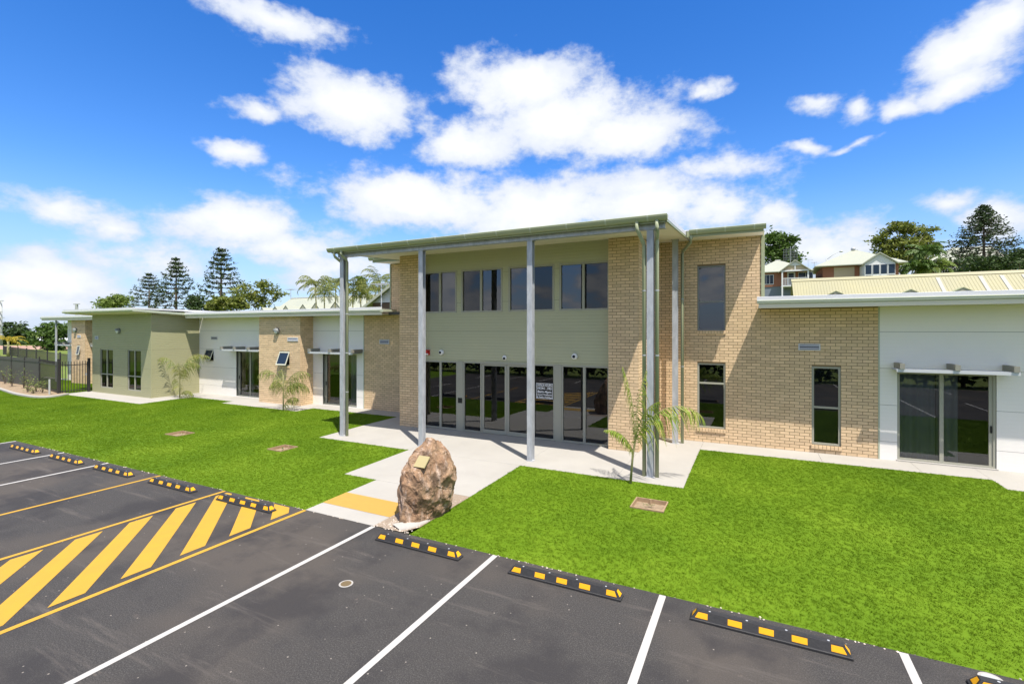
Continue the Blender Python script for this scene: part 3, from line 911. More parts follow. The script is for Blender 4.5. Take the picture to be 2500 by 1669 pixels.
# portico roof: raking sheet, soffit, barge, gutter with brackets, beam
rf = MB()
def rslab(m, x0, x1, y0, y1, zlo0, zlo1, th):
    m.add([(x0, y0, zlo0), (x1, y0, zlo0), (x1, y1, zlo1), (x0, y1, zlo1), (x0, y0, zlo0 + th), (x1, y0, zlo0 + th), (x1, y1, zlo1 + th), (x0, y1, zlo1 + th)],
          [(3, 2, 1, 0), (4, 5, 6, 7), (0, 1, 5, 4), (1, 2, 6, 5), (2, 3, 7, 6), (3, 0, 4, 7)])
roof = MB()
rslab(roof, -12.16, -1.80, 11.28, 14.60, SOF(11.28) + .085, SOF(14.6) + .085, .03)
roof_o = roof.build('portico_roof', M_cap, bld)
rb_ = MB()          # pan ribs of the sheet, seen as small teeth above the gutter
x = -12.1
while x < -1.85:
    rb_.add([(x - .02, 11.22, SOF(11.22) + .115), (x + .02, 11.22, SOF(11.22) + .115), (x + .01, 11.22, SOF(11.22) + .142), (x - .01, 11.22, SOF(11.22) + .142),
             (x - .02, 14.6, SOF(14.6) + .115), (x + .02, 14.6, SOF(14.6) + .115), (x + .01, 14.6, SOF(14.6) + .142), (x - .01, 14.6, SOF(14.6) + .142)],
            [(0, 1, 2, 3), (1, 5, 6, 2), (2, 6, 7, 3), (3, 7, 4, 0)])
    x += .19
rb_.build('roof_rib', M_cap, roof_o)
sf = MB(); rslab(sf, -12.1, -1.80, 11.55, RY, SOF(11.55), SOF(RY), .05)
sf.build('portico_soffit', M_soffit, bld)
def gutter(name, x0, x1, yf, ztop, h=.13, d=.12, brackets=(), m_=M_olive):
    # quad-shaped gutter: rolled lip, bulging face
    prof = [(0, yf, ztop), (0, yf - .012, ztop - .012), (0, yf - .006, ztop - .05), (0, yf + .022, ztop - .10), (0, yf + .055, ztop - h), (0, yf + d, ztop - h), (0, yf + d, ztop - .005), (0, yf + d - .01, ztop - .005), (0, yf + d - .01, ztop - h + .012), (0, yf + .055, ztop - h + .012), (0, yf + .018, ztop - .05), (0, yf + .012, ztop)]
    g = MB().extrude(prof, (x0, 0, 0), (x1, 0, 0)).build(name, m_, bld)
    for bx in brackets:
        q = [(0, yf - .004, ztop + .004), (0, yf - .018, ztop - .012), (0, yf - .012, ztop - .052), (0, yf + .018, ztop - .105), (0, yf + .055, ztop - h - .007), (0, yf + .10, ztop - h - .007), (0, yf + .10, ztop - h + .003), (0, yf + .05, ztop - h + .003), (0, yf + .02, ztop - .06)]
        MB().extrude(q, (bx - .018, 0, 0), (bx + .018, 0, 0)).build('gutter_bracket', M_palegreen, g)
    return g
gutter('portico_gutter', -12.24, -1.74, 11.17, 6.09, brackets=[-11.92 + .975 * k for k in range(11)])
MB().box(-12.1, -1.80, 11.29, 11.33, 5.92, 6.06).build('fascia', M_olive, bld)
bm = MB()         # galvanised channel beam carried by the columns
bm.extrude([(0, 11.42, 5.815), (0, 11.58, 5.815), (0, 11.58, 5.825), (0, 11.43, 5.825), (0, 11.43, 5.935), (0, 11.58, 5.935), (0, 11.58, 5.945), (0, 11.42, 5.945)], (-12.0, 0, 0), (-1.82, 0, 0))
bm.build('portico_beam', M_galv, bld)
for xb in (-1.76, -12.16):
    b_ = MB(); s_ = 1 if xb > -5 else -1
    x0, x1 = (xb - .04, xb) if s_ > 0 else (xb, xb + .04)
    rslab(b_, x0, x1, 11.3, 14.62, SOF(11.3) - .01, SOF(14.62) - .01, .05)
    b_.build('barge_board', M_olive, bld)
    b_ = MB(); rslab(b_, x0 + .002 * s_, x1 + .004 * s_, 11.26, 14.62, SOF(11.26) + .042, SOF(14.62) + .042, .11)
    b_.build('barge_capping', M_cap, bld)
# columns: H sections standing on base plates
def column(x, y, top, zb):
    m = MB()
    m.box(x - .075, x + .075, y - .075, y - .063, zb, top); m.box(x - .075, x + .075, y + .063, y + .075, zb, top)
    m.box(x - .004, x + .004, y - .063, y + .063, zb, top)
    c = m.build('column', M_galv, bld)
    MB().box(x - .1, x + .1, y - .1, y + .1, zb + .0, zb + .012).build('base_plate', M_galv, c)
    MB().box(x - .1, x + .1, y - .09, y + .09, top, top + .014).build('cap_plate', M_galv, c)
    return c
for x in (-11.85, -8.72, -5.22, -2.16):
    column(x, 11.5, 5.80, zg(11.5))
column(-2.11, 15.05, SOF(15.05) - .02, zg(15.05))
def downpipe(path, r=.045, clips=(), m_=M_olive):
    p = MB().tube(path, r, 14).build('downpipe', m_, bld, True)
    for z in clips:
        MB().tube([(path[-1][0], path[-1][1], z - .012), (path[-1][0], path[-1][1], z + .012)], r + .005, 14).build('pipe_clip', M_galv, p)
    return p
zb = zg(11.5)
downpipe([(-2.42, 11.24, 5.98), (-2.42, 11.24, 5.82), (-2.40, 11.27, 5.76), (-2.31, 11.44, 5.50), (-2.30, 11.47, 5.44), (-2.30, 11.47, zb)], clips=(4.4, 2.9, 1.4))
downpipe([(-1.97, 11.24, 5.98), (-1.97, 11.24, 5.80), (-1.97, 11.27, 5.74), (-2.01, 11.46, 5.62), (-2.015, 11.5, 5.55), (-2.015, 11.5, zb)], clips=(4.4, 2.9, 1.4))
downpipe([(-11.66, 11.24, 5.98), (-11.66, 11.24, 5.88), (-11.66, 11.26, 5.84), (-11.68, 11.46, 5.73), (-11.69, 11.50, 5.66), (-11.69, 11.5, zb)], clips=(4.0, 2.75, 1.5))
downpipe([(-11.98, 11.24, 5.98), (-11.98, 11.24, 5.88), (-11.98, 11.27, 5.82), (-11.95, 11.62, 5.62), (-11.95, 11.66, 5.55), (-11.95, 11.66, zb)], clips=(4.0,))
downpipe([(-1.62, 14.62, 6.22), (-1.62, 14.62, 6.08), (-1.64, 14.68, 6.0), (-1.9, 15.1, 5.82), (-1.92, 15.13, 5.76), (-1.92, 15.13, zg(15.1))], clips=(4.4, 2.4))

# --- upper storey right of the portico, and its roof ------------------------------
UO = (-1.545, -.765, 3.47, 5.41); LO = (-1.545, -.765, .545, 2.49); L3 = (1.41, 2.08, .345, 2.49)
brick_wall('x', RY, -2.84, 2.90, ZB, 6.20, [LO, L3, UO, (.17, 3.0, 4.10, 6.4)])
window(UO[0], UO[1], UO[2], UO[3], RY + .03, M_framedark, hm=[4.33], fw=.045)
window(LO[0], LO[1], LO[2], LO[3], RY + .03, M_frame, hm=[1.89], fw=.05)
wB = window(L3[0], L3[1], L3[2], L3[3], RY + .03, M_frame, hm=[1.37], fw=.055, glass=[M_glass, M_glass])
bls = MB()
k = .42
while k < 2.42:
    bls.add([(1.47, RY + .15, k), (2.02, RY + .15, k), (2.02, RY + .17, k + .018), (1.47, RY + .17, k + .018)], [(0, 1, 2, 3)])
    k += .024
bls.build('venetian_blind', M_blind, wB)
# brick sills: bricks on edge under each window
for (a, b, z) in ((UO[0] - .02, UO[1] + .02, UO[2]), (LO[0] - .02, LO[1] + .02, LO[2]), (L3[0] - .02, L3[1] + .03, L3[2])):
    s_ = MB().box(a, b, RY - .02, RY + .1, z - .095, z - .012).build('window_sill', M_mortar, bld)
    n = round((b - a) / .086); w_ = (b - a) / n
    for k in range(n):
        x0 = a + k * w_ + .005; x1 = a + (k + 1) * w_ - .005
        m = MB(); m.add([(x0, RY - .034, z - .105), (x1, RY - .034, z - .105), (x1, RY + .06, z - .09), (x0, RY + .06, z - .09), (x0, RY - .034, z - .018), (x1, RY - .034, z - .018), (x1, RY + .06, z + .0), (x0, RY + .06, z + .0)],
                        [(3, 2, 1, 0), (4, 5, 6, 7), (0, 1, 5, 4), (1, 2, 6, 5), (2, 3, 7, 6), (3, 0, 4, 7)])
        m.build('sill_brick', M_brick, s_)
gutter('upper_gutter', -1.66, .28, 14.50, 6.325, h=.13, brackets=(-1.45, -.72, 0.0))
gutter('upper_gutter', -13.62, -12.2, 14.50, 6.34, h=.13, brackets=(-13.35, -12.7))
MB().box(-1.74, .22, 14.62, 14.66, 6.13, 6.30).build('fascia', M_olive, bld)
MB().box(-13.5, -12.2, 14.62, 14.66, 6.13, 6.30).build('fascia', M_olive, bld)
sf = MB(); rslab(sf, -1.74, .22, 14.663, 18.5, 6.14, 6.37, .04); sf.build('upper_soffit', M_soffit, bld)
sf = MB(); rslab(sf, -13.45, -12.18, 14.663, 18.5, 6.14, 6.37, .04); sf.build('upper_soffit', M_soffit, bld)
ur = MB(); rslab(ur, -13.5, .24, 14.62, 18.9, 6.31, 6.56, .03); ur.build('upper_roof', M_cap, bld)
# green corner flashing and the right flank above the wing roof
MB().box(.172, .262, RY - .03, RY + .06, 4.40, 6.19).build('corner_flashing', M_olive, bld)
MB().box(.20, .25, RY + .06, 18.4, 4.2, 6.35).build('flank_wall', M_green, bld)
MB().box(-13.47, -13.42, RY + .06, 18.4, 4.2, 6.35).build('flank_wall', M_green, bld)
MB().box(-13.46, -13.40, RY - .02, RY + .06, 4.3, 6.19).build('corner_flashing', M_olive, bld)
brick_wall('x', RY, -14.89, -11.18, ZB, 6.18, [(-15.0, -13.40, 4.10, 6.4)], phase=.06)
MB().box(-13.4, .2, 18.4, 18.5, .1, 6.4).build('rear_wall', M_render, bld)

# --- right wing --------------------------------------------------------------------
RX1 = 16.0
SL = (3.29, 5.20, .15, 2.42)
SL2 = (9.2, 11.1, .15, 2.42)
clad_wall('x', RY, 2.905, RX1, ZB, 4.10, M_white, [SL, SL2])
def slider(a, b, z0, z1, Y, active_right=True, curt=()):
    f = MB(); fw = .055
    f.box(a, b, Y, Y + .09, z1 - fw, z1); f.box(a, b, Y, Y + .09, z0, z0 + .05)
    f.box(a, a + fw, Y, Y + .09, z0 + .05, z1 - fw); f.box(b - fw, b, Y, Y + .09, z0 + .05, z1 - fw)
    w = f.build('sliding_door', M_frame, bld)
    mid = (a + b) / 2 - .06
    st = MB().box(mid - .04, mid + .04, Y + .015, Y + .06, z0 + .05, z1 - fw)
    if active_right: st.box(b - fw - .075, b - fw, Y + .02, Y + .06, z0 + .05, z1 - fw)
    else: st.box(a + fw, a + fw + .075, Y + .02, Y + .06, z0 + .05, z1 - fw)
    st.build('stile', M_frame, w)
    MB().poly([(a + fw, Y + .05, z0 + .05), (mid - .04, Y + .05, z0 + .05), (mid - .04, Y + .05, z1 - fw), (a + fw, Y + .05, z1 - fw)]).build('pane', M_glass, w)
    MB().poly([(mid + .04, Y + .035, z0 + .05), (b - fw, Y + .035, z0 + .05), (b - fw, Y + .035, z1 - fw), (mid + .04, Y + .035, z1 - fw)]).build('pane', M_glass, w)
    hx = b - fw - .05 if active_right else a + fw + .025
    MB().box(hx, hx + .03, Y - .005, Y + .02, 1.0, 1.17).build('handle', M_signblack, w)
    for (c0, c1) in curt:
        n = int((c1 - c0) / .035); vs, fs = [], []
        for i in range(n + 1):
            x = c0 + (c1 - c0) * i / n
            y = Y + .22 + .035 * math.sin(i * 1.05) + .02 * math.sin(i * .37)
            vs += [(x, y, z0 + .03), (x * .985 + .015 * (c0 + c1) / 2, y, z1 - .02)]
        fs = [(2 * i, 2 * i + 2, 2 * i + 3, 2 * i + 1) for i in range(n)]
        MB().add(vs, fs).build('curtain', M_curtain, w, True)
    MB().box(a - .02, b + .02, Y - .07, Y + .09, z0 - .085, z0 - .002).build('door_sill', M_concrete, w)
    return w
slider(SL[0], SL[1], SL[2], SL[3], RY + .02, True, [(3.36, 4.12), (4.12, 4.55)])
slider(SL2[0], SL2[1], SL2[2], SL2[3], RY + .02, True, [(9.3, 10.0)])
MB().box(2.892, 2.925, RY - .012, RY + .03, ZB, 4.09).build('corner_trim', M_palegreen, bld)
mat_arm = mat('awning_arm_grey', (.24, .235, .20), .5)
def awning(xs_, y0, y1, z, xl, xr):
    """flat slatted sunshade slung under stub arms"""
    a = MB()
    n = 7
    for k in range(n):
        yy = y0 + (y1 - y0) * k / n
        a.add([(xl, yy, z - .02), (xr, yy, z - .02), (xr, yy + .055, z + .02), (xl, yy + .055, z + .02), (xl, yy, z - .012), (xr, yy, z - .012), (xr, yy + .055, z + .028), (xl, yy + .055, z + .028)],
              [(3, 2, 1, 0), (4, 5, 6, 7), (0, 1, 5, 4), (2, 3, 7, 6), (1, 2, 6, 5), (3, 0, 4, 7)])
    a.box(xl, xr, y0 - .02, y0 - .001, z - .045, z + .03)
    o = a.build('awning', M_alu, bld)
    for x in xs_:
        MB().box(x - .05, x + .05, y0 - .05, y1, z + .032, z + .165).build('awning_arm', mat_arm, o)
    return o
awning((3.27, 4.32, 5.35), 15.05, RY - .002, 2.49, 3.16, 5.42)
awning((9.2, 10.2, 11.2), 15.05, RY - .002, 2.49, 9.05, 11.3)
def vent(xc, zc, Y, w=.52, h=.18, m_=M_alu):
    f = MB()
    f.box(xc - w / 2, xc + w / 2, Y - .022, Y - .001, zc + h / 2 - .03, zc + h / 2); f.box(xc - w / 2, xc + w / 2, Y - .022, Y - .001, zc - h / 2, zc - h / 2 + .03)
    f.box(xc - w / 2, xc - w / 2 + .03, Y - .022, Y - .001, zc - h / 2 + .03, zc + h / 2 - .03); f.box(xc + w / 2 - .03, xc + w / 2, Y - .022, Y - .001, zc - h / 2 + .03, zc + h / 2 - .03)
    o = f.build('vent', m_, bld)
    MB().box(xc - w / 2 + .03, xc + w / 2 - .03, Y - .006, Y - .0015, zc - h / 2 + .03, zc + h / 2 - .03).build('vent_recess', M_dark, o)
    for k in range(2):
        z = zc - h / 2 + .045 + k * .06
        MB().add([(xc - w / 2 + .03, Y - .020, z), (xc + w / 2 - .03, Y - .020, z), (xc + w / 2 - .03, Y - .008, z + .03), (xc - w / 2 + .03, Y - .008, z + .03)], [(0, 1, 2, 3)]).build('louvre', m_, o)
    return o
vent(1.35, 3.015, RY)
EY = 14.62
def wing_eave(x0, x1, sx0, sx1):
    c = MB().extrude([(0, EY + .03, 4.285), (0, EY + .03, 4.375), (0, EY + .09, 4.385), (0, EY + .09, 4.285)], (x0, 0, 0), (x1, 0, 0)).build('eave_capping', M_cap, bld)
    g = MB().extrude([(0, EY + .01, 4.282), (0, EY - .012, 4.272), (0, EY - .012, 4.255), (0, EY + .0, 4.248), (0, EY - .004, 4.215), (0, EY + .018, 4.205), (0, EY + .018, 4.19), (0, EY + .08, 4.19), (0, EY + .08, 4.282)], (x0, 0, 0), (x1, 0, 0)).build('wing_gutter', M_palegreen, bld)
    f = MB().box(sx0, sx1, EY + .04, EY + .075, 4.075, 4.189).build('eave_fascia', M_soffit, bld)
    s_ = MB().box(sx0, sx1, EY + .076, RY + .05, 4.10, 4.14).build('eave_soffit', M_soffit, bld)
    r = MB(); rslab(r, x0, x1, EY + .05, 18.9, 4.34, 4.55, .03)
    # the sheet is cut round the tall block
    return c
wing_eave(.06, RX1, .10, RX1)
rw = MB(); rslab(rw, .27, RX1, EY + .095, 18.9, 4.30, 4.42, .04); rw.build('wing_roof', M_cap, bld)
MB().box(.2, RX1, 18.4, 18.5, .1, 4.3).box(RX1 - .1, RX1, RY + .1, 18.4, .1, 4.3).build('rear_wall', M_render, bld)
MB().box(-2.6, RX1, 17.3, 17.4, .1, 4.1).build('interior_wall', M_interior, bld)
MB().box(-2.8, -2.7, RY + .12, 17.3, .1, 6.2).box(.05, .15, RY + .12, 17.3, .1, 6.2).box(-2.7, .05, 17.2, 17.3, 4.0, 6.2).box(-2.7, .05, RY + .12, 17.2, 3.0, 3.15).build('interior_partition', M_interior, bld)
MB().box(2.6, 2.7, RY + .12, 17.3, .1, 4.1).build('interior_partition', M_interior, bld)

# --- left wing ---------------------------------------------------------------------
vent(-13.75, 2.99, RY, .52, .19)
W2 = (-17.33, -15.30, .15, 2.42)
clad_wall('x', RY, -17.94, -14.90, ZB, 4.10, M_white, [W2])
slider(*W2, RY + .1, False, [(-15.95, -15.4)])
MB().box(-14.905, -14.87, RY - .012, RY + .02, ZB, 4.09).build('corner_trim', M_palegreen, bld)
awning((-17.55, -16.3, -15.0), 15.05, RY - .002, 2.49, -17.62, -14.98)
# projecting brick bay
BY = 14.9
BW = (-19.28, -18.62, 1.86, 2.51)
brick_wall('x', BY, -20.70, -17.94, ZB, 4.12, [BW])
brick_wall('y', -17.94, BY + .0125, RY + .02, ZB, 4.1, sign=1, phase=.1)
brick_wall('y', -20.70, BY + .0125, RY + .02, ZB, 4.1, sign=-1)
def hopper(x0, x1, z0, z1, Y, tilt=.36):
    """top hung sash standing open"""
    f = MB(); fw = .04
    f.box(x0, x1, Y + .02, Y + .08, z1 - fw, z1); f.box(x0, x1, Y + .02, Y + .08, z0, z0 + fw); f.box(x0, x0 + fw, Y + .02, Y + .08, z0 + fw, z1 - fw); f.box(x1 - fw, x1, Y + .02, Y + .08, z0 + fw, z1 - fw)
    w = f.build('window', M_frame, bld)
    MB().poly([(x0 + fw, Y + .10, z0), (x1 - fw, Y + .10, z0), (x1 - fw, Y + .10, z1), (x0 + fw, Y + .10, z1)]).build('flyscreen', M_dark, w)
    h = z1 - z0 - .03
    def sp(x, t, n=0.0):
        return (x, Y + .02 - math.sin(tilt) * h * t - n * math.cos(tilt), z1 - .01 - math.cos(tilt) * h * t + n * math.sin(tilt) * -1)
    s = MB(); b_ = .045
    def bar(xa, xb, ta, tb):
        s.add([sp(xa, ta), sp(xb, ta), sp(xb, tb), sp(xa, tb), sp(xa, ta, .025), sp(xb, ta, .025), sp(xb, tb, .025), sp(xa, tb, .025)],
              [(0, 1, 2, 3), (7, 6, 5, 4), (4, 5, 1, 0), (5, 6, 2, 1), (6, 7, 3, 2), (7, 4, 0, 3)])
    bt = b_ / h
    bar(x0, x1, 0, bt); bar(x0, x1, 1 - bt, 1); bar(x0, x0 + b_, bt, 1 - bt); bar(x1 - b_, x1, bt, 1 - bt)
    so = s.build('sash', mat_cached_frame, w)
    MB().poly([sp(x0 + b_, bt, .012), sp(x1 - b_, bt, .012), sp(x1 - b_, 1 - bt, .012), sp(x0 + b_, 1 - bt, .012)]).build('pane', M_houseglass, w)
    return w
mat_cached_frame = mat('sash_frame', (.52, .52, .42), .45)
hopper(*BW, BY)
vent(-18.40, 3.06, BY, .68, .17)
brick_sill = MB().box(BW[0], BW[1] + .02, BY - .02, BY + .08, 1.78, 1.85).build('window_sill', M_brick, bld)
# white wall beyond the bay, with open sash, slatted shade and sliding door
W1 = (-23.42, -21.45, .15, 2.42)
H1 = (-25.92, -25.27, 1.85, 2.46)
clad_wall('x', RY, -26.5, -20.69, ZB, 4.12, M_white, [W1, H1])
slider(*W1, RY + .1, False, [(-22.9, -22.45), (-21.9, -21.55)])
hopper(*H1, RY)
vent(-25.2, 3.05, RY, .54, .17)
awning((-23.75, -22.75, -21.7), 15.05, RY - .002, 2.49, -23.85, -20.95)
# green clad box at the end of the wing
GX0, GX1, GYF = -32.25, -26.5, 13.3
GWN = [(-31.42, -30.10, .40, 2.47), (-28.68, -27.42, .40, 2.47)]
clad_wall('x', GYF, GX0, GX1, ZB, 4.32, M_greendark, GWN)
clad_wall('y', GX1, GYF + .025, RY + .01, ZB, 4.25, M_greendark, sign=1)
clad_wall('y', GX0, GYF + .025, RY + 2, ZB, 4.25, M_greendark, sign=-1)
MB().box(GX1 - .04, GX1 + .012, GYF - .014, GYF + .024, ZB, 4.30).build('corner_trim', M_greendark, bld)
for a, b, c, d in GWN:
    window(a, b, c, d, GYF + .02, M_frame, vm=[((a + b) / 2, .06)], hm=[1.13], fw=.05, glass=[M_glass2])
MB().box(GX0, GX1 - .1, 15.2, 15.3, .1, 4.2).build('interior_wall', M_interior, bld)
vent(-31.75, 3.055, GYF, .34, .18)
# roof over the box, raking up to the front
bx0, bx1, by0, by1 = -33.1, -26.15, 12.33, 14.62
q = MB()
def raking(m, x0, x1, y0, y1, z0, z1, h):
    rslab(m, x0, x1, y0, y1, z0, z1, h)
raking(q, bx0, bx1, by0 + .03, 18.5, 4.46, 4.36, .085); q.build('box_roof', M_cap, bld)
q = MB(); q.extrude([(0, by0, 4.455), (0, by0 - .015, 4.44), (0, by0 - .01, 4.39), (0, by0 + .02, 4.36), (0, by0 + .08, 4.36), (0, by0 + .08, 4.455)], (bx0, 0, 0), (bx1, 0, 0)); q.build('box_gutter', M_palegreen, bld)
q = MB(); rslab(q, bx1 - .05, bx1 + .012, by0 + .0, by1 + .05, 4.365, 4.25, .09); q.build('barge_board', M_palegreen, bld)
q = MB(); rslab(q, bx0 + .05, bx1 - .06, by0 + .082, RY + .0, 4.33, 4.17, .03); q.build('box_soffit', M_soffit, bld)
wing_eave(-26.14, -13.1, -26.1, -13.05)
# returned end of the left eave gutter beside the tall wall
MB().box(-13.1, -12.95, EY - .012, EY + .8, 4.185, 4.29).build('gutter_return', M_palegreen, bld)
MB().box(-12.948, -12.0, EY + .3, EY + .34, 4.08, 4.19).build('apron_flashing', M_fencepanel, bld)
lw = MB(); rslab(lw, -26.1, -13.47, EY + .095, 18.9, 4.30, 4.42, .04); lw.build('wing_roof', M_cap, bld)
MB().box(-26.1, -13.4, 18.4, 18.5, .1, 4.3).build('rear_wall', M_render, bld)
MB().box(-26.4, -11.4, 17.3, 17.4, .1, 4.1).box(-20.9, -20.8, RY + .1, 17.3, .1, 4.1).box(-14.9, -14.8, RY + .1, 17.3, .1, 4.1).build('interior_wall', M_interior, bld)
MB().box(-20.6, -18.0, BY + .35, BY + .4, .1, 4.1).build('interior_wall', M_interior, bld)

# --- far left part of the wing: second brick bay, white wall, open verandah ------------
brick_wall('x', BY, -38.75, -37.0, ZB, 4.12, [(-38.0, -37.62, 1.9, 2.5)])
brick_wall('y', -37.0, BY + .0125, RY, ZB, 4.1, sign=1)
hopper(-38.0, -37.62, 1.9, 2.5, BY, .16)
vent(-37.75, 3.07, BY, .42, .17)
clad_wall('x', RY, -41.1, -32.3, ZB, 4.1, M_white)
wing_eave(-42.3, -33.15, -42.2, -33.15)
rq = MB(); rslab(rq, -42.25, -33.15, EY + .095, 18.5, 4.30, 4.42, .04); rq.build('wing_roof', M_cap, bld)
MB().box(-42.2, -41.1, RY + .05, 18.4, 4.10, 4.14).build('eave_soffit', M_soffit, bld)
MB().box(-40.55, -40.47, 14.75, 14.83, .1, 4.08).build('verandah_post', M_galv, bld)
MB().box(-41.12, -41.05, RY + .1, 18.4, .1, 4.1).build('flank_wall', M_white, bld)
awning((-41.3, -40.2, -39.2), 15.05, RY - .002, 2.49, -41.4, -38.9)
awning((-36.6, -35.5), 15.05, RY - .002, 2.49, -36.7, -35.2)
for i, r in enumerate([(-45, -33.3, 15.0, 15.9)]):
    MB().box(r[0], r[1], r[2], r[3], .0, .118).build('paving_slab', M_concrete, pavo)

INV = {}
for o in list(COL.objects):
    if o.name.startswith('brick_wall'): INV[o] = world_of(o).inverted()
emit_bricks()

# wall lights: round bulkheads with an eyelid hood
def bulkhead(x, Y, z, label):
    o = MB().lathe([(.0, 0), (.145, 0), (.15, .03), (.13, .075), (.10, .09)], (x, Y, z), 22, 'y').build('wall_light', M_framedark, None, True)
    lens = MB().lathe([(.115, .06), (.11, .10), (.07, .125), (.0, .13)], (x, Y, z), 20, 'y').build('diffuser', mat_cached_diff, o, True)
    vs, fs = [], []
    n = 12
    for k in range(n + 1):
        a = math.pi * k / n
        vs += [(x + .15 * math.cos(a), Y - .07, z + .15 * math.sin(a)), (x + .125 * math.cos(a), Y - .145, z + .11 * math.sin(a) + .01), (x, Y - .16, z + .02)]
    for k in range(n):
        fs += [(3 * k, 3 * k + 3, 3 * k + 4, 3 * k + 1), (3 * k + 1, 3 * k + 4, 3 * k + 2)]
    MB().add(vs, fs).build('hood', M_framedark, o, True)
    return tag(o, label, 'wall light', 'bulkhead lights on the wing walls')
mat_cached_diff = mat('diffuser', (.70, .70, .68), .4)
bulkhead(-29.5, GYF, 3.42, 'round grey bulkhead light on the green clad wall')
bulkhead(-19.42, BY, 3.42, 'round grey bulkhead light on brick bay beside white sliding door wall')
bulkhead(-38.15, BY, 3.45, 'round grey bulkhead light on far brick bay beyond the gate')
# security cameras and strobe on the portico fascia
def dome(x, z, label, down=False):
    Y = GY - .001
    o = MB().lathe([(0, 0), (.085, 0), (.092, .03), (.085, .075), (.06, .105), (.045, .11)], (x, Y, z), 20, 'y').build('security_camera', M_camwhite, None, True)
    MB().lathe([(.05, .098), (.046, .118), (.03, .128), (0, .13)], (x, Y, z), 16, 'y').build('lens', M_lens, o, True)
    return tag(o, label, 'camera', 'round white cameras above the glazing')
dome(-9.52, 2.72, 'white dome camera next to the red strobe on green cladding')
dome(-4.76, 2.70, 'white dome camera above the glazing beside the right brick pier')
o = MB().lathe([(0, 0), (.075, 0), (.08, .025), (.05, .04)], (-7.11, GY, 2.60), 18, 'y').build('door_sensor', M_camwhite, None, True)
MB().lathe([(.045, .035), (.04, .06), (0, .07)], (-7.11, GY, 2.58), 14, 'y').build('sensor_eye', M_lens, o, True)
tag(o, 'small white motion sensor centred over the sliding doors', 'sensor')
o = MB().box(-10.18, -10.02, GY - .06, GY - .001, 2.62, 2.80).build('alarm_strobe', M_red)
MB().lathe([(.06, 0), (.06, .05), (.03, .08)], (-10.10, GY - .06, 2.74), 14, 'y').build('lens', M_red, o, True)
MB().box(-10.15, -10.05, GY - .075, GY - .061, 2.63, 2.67).build('sounder_grille', M_camwhite, o)
tag(o, 'red fire alarm strobe on green cladding behind a portico column', 'alarm')

# office hours sign on the side light
def sign():
    x0, x1, z0, z1, Y = -6.02, -5.45, 1.375, 1.87, GY - .016
    o = MB().box(x0, x1, Y, Y + .008, z0, z1).build('office_hours_sign', M_signblack)
    f = MB(); b = .012; i = .012
    for (a, c, d, e) in ((x0 + i, x1 - i, z1 - i - b, z1 - i), (x0 + i, x1 - i, z0 + i, z0 + i + b), (x0 + i, x0 + i + b, z0 + i + b, z1 - i - b), (x1 - i - b, x1 - i, z0 + i + b, z1 - i - b)):
        f.box(a, c, Y - .002, Y - .0005, d, e)
    f.build('border', M_signwhite, o)
    def text(s, z, size, width):
        cu = bpy.data.curves.new('lettering', 'FONT'); cu.body = s; cu.size = size; cu.align_x = 'CENTER'; cu.offset = size * .022; cu.fill_mode = 'FRONT'
        t = bpy.data.objects.new('lettering', cu); COL.objects.link(t)
        bpy.context.view_layer.update()
        w = t.dimensions.x
        me = bpy.data.meshes.new_from_object(t)
        bpy.data.objects.remove(t)
        sx = width / w
        for v in me.vertices: v.co = Vector(((x0 + x1) / 2 + v.co.x * sx, Y - .003, z + v.co.y))
        me.materials.append(M_signwhite)
        obj('lettering', me, o)
    text('OFFICE HOURS', 1.775, .085, .48)
    text('MON - FRI', 1.665, .105, .46)
    text('8am-4pm', 1.565, .105, .46)
    text('Closed Weekends', 1.487, .070, .50)
    text('& Public Holidays', 1.412, .070, .50)
    MB().box(x0 + .045, x1 - .045, Y - .003, Y - .001, 1.757, 1.764).build('underline', M_signwhite, o)
    return tag(o, 'black office hours sign with white lettering on the entrance glass', 'sign')
sign()

